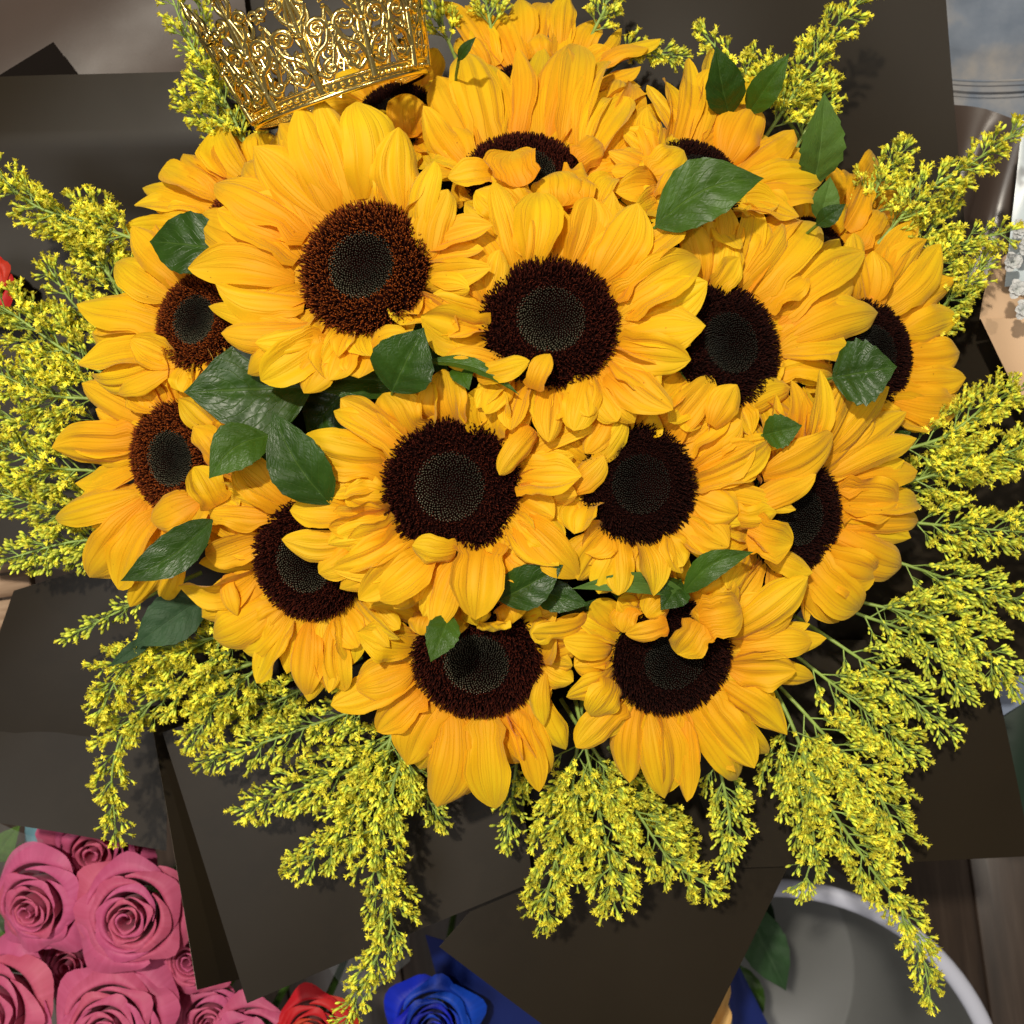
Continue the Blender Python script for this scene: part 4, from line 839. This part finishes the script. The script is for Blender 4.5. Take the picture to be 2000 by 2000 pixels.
# black triangle painting the dark of a hole in the top left corner
def flap():
    pts = [P(-10,152,.475), P(104,82,.475), P(157,152,.475)]; org = pts[0]
    V = [p - org for p in pts] + [p - org - np.array([0, 0, .0005]) for p in pts]
    me = bpy.data.meshes.new('dark_hole_patch'); me.from_pydata([tuple(v) for v in V], [], [(0, 2, 1), (3, 4, 5), (0, 1, 4, 3), (1, 2, 5, 4), (2, 0, 3, 5)])
    o = obj('dark_hole_patch', me, None, org, simple('hole_black', (0.006, 0.004, 0.003), 0.9, spec=0.1)); tag(o, 'small black triangle painted as the dark of a hole near the top left corner', 'dark hole')
flap()
# unseen cone of the wrap, added under the sheets to keep the gaps dark
def cone():
    k = 48; V = []; prof = [(.045, .10), (.055, .18), (.10, .30), (.17, .40), (.215, .445)]
    for r, z in prof:
        for a in range(k):
            t = a * 2 * math.pi / k; rr = r * (1 + .03 * math.sin(7 * t + z * 20)); V.append((rr * math.cos(t) * 1.05, .03 + rr * math.sin(t), z))
    F = [(i * k + a, i * k + (a + 1) % k, (i + 1) * k + (a + 1) % k, (i + 1) * k + a) for i in range(len(prof) - 1) for a in range(k)]
    o = obj('bouquet_wrap', mesh_np('bouquet_wrap', np.array(V), np.array(F), mats=[M['paper']]))
    tag(o, 'unseen black paper cone added round the bouquet stems, keeping the gaps between sunflowers dark', 'wrapping paper')
cone()

# ------------------------------------------------------------------ roses
def rose(px, py, r_px, z, mat, label, tilt=(0, 0), seed=1, n_p=21, group=None, name='rose'):
    rnd = random.Random(seed); C = P(px, py, z); k_ = T * (ZC - z) / 1000; R = r_px * k_
    root = empty(name, C, label, 'rose', group); n = nrm((tilt[0], tilt[1], 1)); q = Vector((0, 0, 1)).rotation_difference(Vector(n))
    nu, nv = 19, 13
    for k in range(n_p):
        f = (k + .6) / n_p; rho = R * (0.055 + .80 * f ** 1.05); th0 = k * 2.399 + rnd.uniform(-.2, .2)
        span = 1.10 + .35 * (1 - f) + rnd.uniform(-.1, .1); H = R * (1.0 - .55 * f ** 1.8) + R * rnd.uniform(-.05, .05); flare = R * (.035 + .22 * f ** 2) * rnd.uniform(.6, 1.4)
        Vv = []
        tipp = rnd.uniform(.08, .24) * R * f; wv = rnd.uniform(0, 6)
        for j in range(nv):
            v = j / (nv - 1)
            for i in range(nu):
                u = -1 + 2 * i / (nu - 1); th = th0 + u * span * (0.55 + .45 * min(1, v * 1.8))
                edge = 1 - .16 * abs(u) ** 3
                vv = v * edge
                r = rho * (0.35 + .65 * math.sin(min(1, vv * 1.35) * math.pi / 2)) + R * .035 * u   # spiral overlap
                lip = max(0, (vv - .72) / .28)
                r += flare * lip ** 1.7 * (1 + .15 * math.sin(u * 7 + wv)) + tipp * lip ** 2 * math.exp(-(u / .25) ** 2)
                h = -R * .55 + (H + R * .55) * math.sin(min(1, vv * 1.08) * math.pi / 2) - flare * .75 * lip ** 2.2 + R * .012 * math.sin(u * 9 + wv) * lip
                h += R * .02 * rnd.uniform(-.3, .3) * lip
                Vv.append((r * math.cos(th), r * math.sin(th), h))
        uv = np.array([(i / (nu - 1), j / (nv - 1)) for j in range(nv) for i in range(nu)])
        o = obj('petal', mesh_np('petal', np.array(Vv), gridF(nv, nu), uv, mats=[M[mat]]), root); o.rotation_mode = 'QUATERNION'; o.rotation_quaternion = q
    V, F = tube([(0, 0, -R * .5), (0, 0, -R), (C[0] * -.05, 0, -0.28)], .003, 6); obj('stem', mesh_np('stem', V, F, mats=[M['stem']]), root)
PG = 'pink roses at the lower left'
rose(106, 1742, 98, .385, 'pink', 'pink rose with an oval centre, left of the round one', (-.15, -.1), 1, group=PG)
rose(276, 1772, 110, .395, 'pink', 'round pink rose touching the narrow paper strip', (.05, .1), 2, 23, group=PG)
rose(240, 1985, 118, .385, 'pink', 'pink rose at the bottom edge with a tight whorled heart', (0, .12), 3, 25, group=PG)
rose(35, 1955, 118, .375, 'pink', 'pink rose in the bottom left corner', (-.2, .1), 4, 20, group=PG)
rose(205, 1625, 100, .355, 'pink', 'pink rose mostly hidden under the paper above the others', (.1, -.2), 5, 20, group=PG)
rose(395, 1850, 80, .370, 'pink', 'pink rose whose edge peeks out left of the narrow strip', (-.1, 0), 6, 20, group=PG)
rose(420, 1965, 72, .355, 'pink', 'pink rose just below the tip of the narrow strip', (.1, -.1), 7, 20, group=PG)
rose(500, 2035, 95, .365, 'pink', 'pink rose at the bottom beside the red one', (0, .1), 8, 20, group=PG)
rose(160, 1860, 80, .330, 'pink', 'pink rose low in the gap between three larger ones', (0, 0), 17, 18, group=PG)
rose(330, 1905, 70, .335, 'pink', 'pink rose low beside the foot of the narrow strip', (0, 0), 18, 18, group=PG)
rose(620, 2000, 78, .375, 'red', 'bright red rose at the bottom edge', (0, .1), 9, 22)
rose(-26, 556, 60, .500, 'red', 'red rose just entering the left picture edge', (.1, .1), 10, 20)
rose(852, 1985, 86, .350, 'blue', 'deep blue rose at the bottom edge', (0, .1), 11, 24)

# greenery and film by the roses
def bgleaf(tip, base, w, z, mat, label, group=None, **kw):
    leaf(tip, base, w, z, mat, label, **kw)
for i, (t_, b_, w_, m_, lab) in enumerate([((20,1640),(70,1760),60,'leaf_mid','bright green leaf at the lower left edge beside the roses'), ((5,1800),(60,1900),70,'leaf_pale','pale leaf in the bottom left greenery'),
    ((60,1790),(10,1880),55,'leaf_mid','leaf crossing the bottom left greenery'), ((-10,1720),(60,1830),60,'leaf','dark leaf low in the bottom left greenery'), ((40,1610),(-10,1680),50,'leaf_pale','pale leaf just under the left paper edge'),
    ((70,1860),(20,1800),46,'leaf_pale','yellow-green leaf above the corner rose')]):
    leaf(t_, b_, w_ * 1.4, .33 + .006 * i, m_, lab)
m, nt, b = newmat('clear_film'); M['film'] = m
b.inputs['Base Color'].default_value = (0.85, 0.92, 0.95, 1); b.inputs['Roughness'].default_value = 0.12; b.inputs['Alpha'].default_value = 0.03
n = noise_n(nt, mapped(nt, 'Object', (1, 1, 1)), 30, 3); bump(nt, b, n.outputs[0], 1.0, 0.006)
sheet('clear_film', [(-60,1590,.420),(85,1640,.400),(60,1800,.37),(-60,1840,.38)], 'film', 'crinkled clear film over the greenery left of the roses', 'clear film', .004, thick=.0002, seed=21)
sheet('clear_film', [(640,1890,.41),(800,1820,.41),(800,1880,.40),(700,1960,.40)], 'film', 'sliver of clear film between the red and blue roses', 'clear film', .003, thick=.0002, seed=22)
M['bluewrap'] = paper_mat('blue_wrap', (0.008, 0.018, 0.12), 0.35, 0.5, .002)
sheet('blue_wrap', [(830,1830,.34),(1000,1860,.35),(1120,2040,.33),(900,2080,.32)], 'bluewrap', 'dark blue wrap beside the blue rose', 'blue wrap', .006, seed=23)
M['teal'] = paper_mat('teal_wrap', (0.16, 0.34, 0.40), 0.3, 0.5, .002)
sheet('pale_blue_wrap', [(50,1600,.36),(95,1610,.36),(80,1720,.34),(40,1720,.34)], 'teal', 'pale blue wrap edge left of the pink roses', 'blue wrap', .003, seed=24)

# ------------------------------------------------------------------ bucket with leaves and a yellow bloom
def bucket():
    C = P(1510, 2190, .30); k_ = T * (ZC - .30) / 1000; R = 470 * k_
    root = empty('flower_bucket', (C[0], C[1], 0.0), 'grey plastic flower bucket with a pale rolled rim at lower right', 'bucket')
    m = simple('grey_plastic', (0.155, 0.158, 0.155), 0.38, spec=0.5, nscale=6, var=.12)
    rimm = simple('pale_rim_plastic', (0.50, 0.52, 0.62), 0.4, spec=0.5)
    k = 96
    def lathe(name, prof, mat):
        V = [(r * math.cos(a * 2 * math.pi / k), r * math.sin(a * 2 * math.pi / k), z) for r, z in prof for a in range(k)]
        F = [(i * k + a, i * k + (a + 1) % k, (i + 1) * k + (a + 1) % k, (i + 1) * k + a) for i in range(len(prof) - 1) for a in range(k)]
        return obj(name, mesh_np(name, np.array(V), np.array(F), mats=[mat]), root)
    lathe('bucket_wall', [(R - .014, .298), (R - .018, .27), (R * .88, .12), (R * .80, .012), (R * .78, .010), (.001, .010), (.001, .004), (R * .80, .004), (R * .84, .012), (R * .93, .15), (R - .004, .285)], m)
    lathe('rolled_rim', [(R - .014 + .007 - .0075 * math.cos(t), .296 + .006 * math.sin(t)) for t in np.linspace(-.6, 3.9, 12)], rimm)
    return C
bucket()
for i, (t_, b_, w_, z_, m_, lab) in enumerate([((1535,1935),(1450,1760),90,.22,'leaf_blue','drooping grey-green leaf inside the grey bucket'), ((1440,1870),(1490,1740),80,.20,'leaf_blue','shaded leaf behind the drooping one in the bucket'),
    ((1480,2010),(1430,1880),80,.16,'leaf','dark leaf deep in the grey bucket')]):
    leaf(t_, b_, w_ * 1.6, z_, m_, lab)
sheet('blue_wrap', [(1405,1860,.25),(1440,1880,.25),(1530,2060,.22),(1440,2060,.22)], 'bluewrap', 'blue wrap strip standing in the grey bucket', 'blue wrap', .005, seed=25)
def lily():
    C = P(1355, 2010, .36); root = empty('yellow_flower', C, 'apricot yellow flower beside the bottom paper at lower right', 'flower'); rnd = random.Random(4)
    for (tx, ty, w) in [(1405, 1880, 85), (1340, 1940, 70), (1420, 1960, 80), (1330, 2040, 80), (1400, 2070, 80)]:
        V = petal_pts(C, P(tx, ty, .38), (0, 0, 1), w * .00036, arch=.15, cup=.3, blunt=.6, rnd=rnd); petal_obj('petal', V, root, C, M['orange'])
lily()

# ------------------------------------------------------------------ floor planks
def floor():
    m, nt, b = newmat('dark_wood_plank'); info = N(nt, 'ShaderNodeObjectInfo')
    v = mapped(nt, 'Object', (26, 1.6, 26)); n = noise_n(nt, v, 2.0, 6, .65); n2 = noise_n(nt, mapped(nt, 'Object', (3, 1, 3)), 3, 3)
    r = ramp(nt, [(0.25, (0.014, 0.010, 0.008)), (0.55, (0.045, 0.030, 0.022)), (0.85, (0.095, 0.070, 0.055))], n.outputs[0])
    mr = N(nt, 'ShaderNodeMapRange'); mr.inputs[3].default_value = .7; mr.inputs[4].default_value = 1.4; nt.links.new(info.outputs['Random'], mr.inputs[0])
    hs = N(nt, 'ShaderNodeHueSaturation'); nt.links.new(r.outputs[0], hs.inputs['Color']); nt.links.new(mr.outputs[0], hs.inputs['Value']); nt.links.new(hs.outputs[0], b.inputs['Base Color'])
    b.inputs['Roughness'].default_value = .42; bump(nt, b, n.outputs[0], .5, .0012)
    root = bpy.data.objects.new('floor', None); COL.objects.link(root); root['kind'] = 'structure'; root['label'] = 'dark brown wooden plank floor under the bucket'
    base = obj('subfloor', mesh_np('subfloor', np.array([(-3, -3, -.012), (3, -3, -.012), (3, 3, -.012), (-3, 3, -.012)]), np.array([[0, 1, 2, 3]]), mats=[simple('subfloor_dark', (.01, .008, .006), .9)]), root)
    W, Lp = .125, .9
    x0, x1, y0, y1, z0, z1, c = -W / 2 + .0012, W / 2 - .0012, -Lp / 2 + .001, Lp / 2 - .001, -.010, 0, .0012
    V = [(x0, y0, z0), (x1, y0, z0), (x1, y1, z0), (x0, y1, z0), (x0, y0, z1 - c), (x1, y0, z1 - c), (x1, y1, z1 - c), (x0, y1, z1 - c), (x0 + c, y0 + c, z1), (x1 - c, y0 + c, z1), (x1 - c, y1 - c, z1), (x0 + c, y1 - c, z1)]
    F = np.array([(0, 1, 5, 4), (1, 2, 6, 5), (2, 3, 7, 6), (3, 0, 4, 7), (4, 5, 9, 8), (5, 6, 10, 9), (6, 7, 11, 10), (7, 4, 8, 11), (8, 9, 10, 11)])
    me = mesh_np('plank', np.array(V), F, None, False, mats=[m]); rnd = random.Random(3)
    root.rotation_euler.z = math.radians(8)
    for i in range(-9, 10):
        for j in range(-2, 3):
            o = obj('plank', me, root, (i * W, j * Lp + (i % 3) * .31 - .18, rnd.uniform(-.0004, .0004)))
floor()

# ------------------------------------------------------------------ denim, peach paper, white flowers, wood board at the left
m, nt, b = newmat('grey_denim'); M['denim'] = m
v = mapped(nt, 'Object', (1, 1, 1)); n1 = noise_n(nt, v, 14, 5, .6); w1 = N(nt, 'ShaderNodeTexWave'); w1.inputs['Scale'].default_value = 320; nt.links.new(v, w1.inputs['Vector']); w1.inputs['Distortion'].default_value = 1
r = ramp(nt, [(0.3, (0.10, 0.13, 0.18)), (0.5, (0.17, 0.20, 0.25)), (0.68, (0.33, 0.31, 0.29))], n1.outputs[0]); c_ = mixc(nt, .2, r.outputs[0], w1.outputs[0], 'MULTIPLY'); nt.links.new(c_, b.inputs['Base Color']); b.inputs['Roughness'].default_value = .85
bump(nt, b, w1.outputs[0], .3, .0004)
dn = sheet('denim_jeans', [(1780,-80,.40),(2080,-80,.40),(2080,262,.385),(1780,190,.385)], 'denim', 'faded grey-blue denim jeans with a stitched seam in the top right corner', 'jeans', .004, curl=lambda u, v: .004 * math.sin(v * 12 + u * 3) * (1 if v < .62 else .6), thick=.002, seed=31, n=40)
pts = np.array([P(x, y, z) for x, y, z in ((1780,148,.401),(1900,158,.402),(2000,156,.402),(2080,150,.401))]); org = np.array(dn.location)
V, F = tube(bez(pts, 20), .0009, 6); obj('seam', mesh_np('seam', V - org, F, mats=[M['denim']]), dn)
V, F = tube(bez(pts - np.array([0, .0035, .0004]), 20), .0004, 6); obj('seam', mesh_np('seam', V - org, F, mats=[simple('seam_thread', (.05, .05, .06), .8)]), dn)
sheet('peach_wrap', [(1929,529,.50),(1969,494,.49),(2030,640,.47),(1916,622,.50)], 'paper_peach', 'upper fold of peach paper wrapping the white flowers at the right edge', 'wrapping paper', .002, seed=41)
sheet('peach_wrap', [(1916,622,.503),(2030,618,.49),(2100,900,.49),(2010,815,.50)], 'paper_peach', 'lower flap of peach paper at the right picture edge', 'wrapping paper', .003, seed=42)
M['whitefilm'] = simple('pale_film', (0.45, 0.52, 0.56), .25, spec=.6, nscale=20, var=.2)
sheet('pale_film', [(1996,235,.50),(2060,235,.50),(2030,560,.50),(1962,560,.498)], 'whitefilm', 'pale film edge wrapped round the white flowers', 'clear film', .001, seed=43)
def white_flower(px, py, r, seed, label):
    C = P(px, py, .52); root = empty('white_flower', C, label, 'flower', 'small white flowers at the right edge'); rnd = random.Random(seed); k = T * .68 / 1000
    for i in range(9):
        a = i * 2.4; q = r * (.5 + .5 * (i / 9)); V = petal_pts(C, C + np.array([math.cos(a) * q * k, math.sin(a) * q * k, .004 * (9 - i) / 9]), (0, 0, 1), r * .8 * k, arch=.2, cup=.3, blunt=1, rnd=rnd)
        petal_obj('petal', V, root, C, M['white'])
for i, (x, y, lab) in enumerate([(1990,448,'topmost small white flower at the right edge'), (1975,512,'white flower just above the peach fold tip'), (1984,565,'white flower inside the peach fold'), (1996,605,'lowest white flower against the peach flap'), (2004,480,'white flower half cut by the right edge')]):
    white_flower(x, y, 24, 50 + i, lab)
m, nt, b = newmat('pale_wood'); M['palewood'] = m
n = noise_n(nt, mapped(nt, 'Object', (4, 40, 4)), 3, 5, .6); r = ramp(nt, [(.3, (.20, .11, .06)), (.6, (.48, .33, .22)), (.85, (.62, .47, .34))], n.outputs[0]); nt.links.new(r.outputs[0], b.inputs['Base Color']); b.inputs['Roughness'].default_value = .45
def board():
    root = empty('wooden_crate', P(-60, 1180, .40), 'pale wooden crate slats showing at the left edge between papers', 'crate')
    for i, (ya, yb) in enumerate(((1080, 1128), (1134, 1176), (1182, 1250))):
        a0, a1 = P(-260, ya, .40), P(60, yb, .40); c = np.array(root.location); x0, x1, y0, y1 = a0[0] - c[0], a1[0] - c[0], a1[1] - c[1], a0[1] - c[1]
        V = [(x, y, z) for z in (-.012, 0) for x, y in ((x0, y0), (x1, y0), (x1, y1), (x0, y1))]
        F = np.array([(0, 3, 2, 1), (4, 5, 6, 7), (0, 1, 5, 4), (1, 2, 6, 5), (2, 3, 7, 6), (3, 0, 4, 7)])
        o = obj('slat', mesh_np('slat', np.array(V), F, None, False, mats=[M['palewood']]), root); o.rotation_euler.z = .14
board()
M['bluegrey'] = paper_mat('blue_grey_wrap', (0.17, 0.21, 0.30), 0.45, .5)
sheet('blue_grey_wrap', [(1930,1180,.33),(2060,1150,.33),(2060,1330,.33),(1955,1400,.33)], 'bluegrey', 'blue-grey wrap behind goldenrod at the right edge', 'wrapping paper', .002, seed=51)
M['darkgreen'] = paper_mat('dark_green_wrap', (0.008, 0.022, 0.012), 0.5, .5)
sheet('green_wrap', [(1940,1395,.32),(2060,1330,.32),(2060,1620,.32),(1960,1600,.32)], 'darkgreen', 'very dark green wrap right of the lower right paper', 'wrapping paper', .003, seed=52)
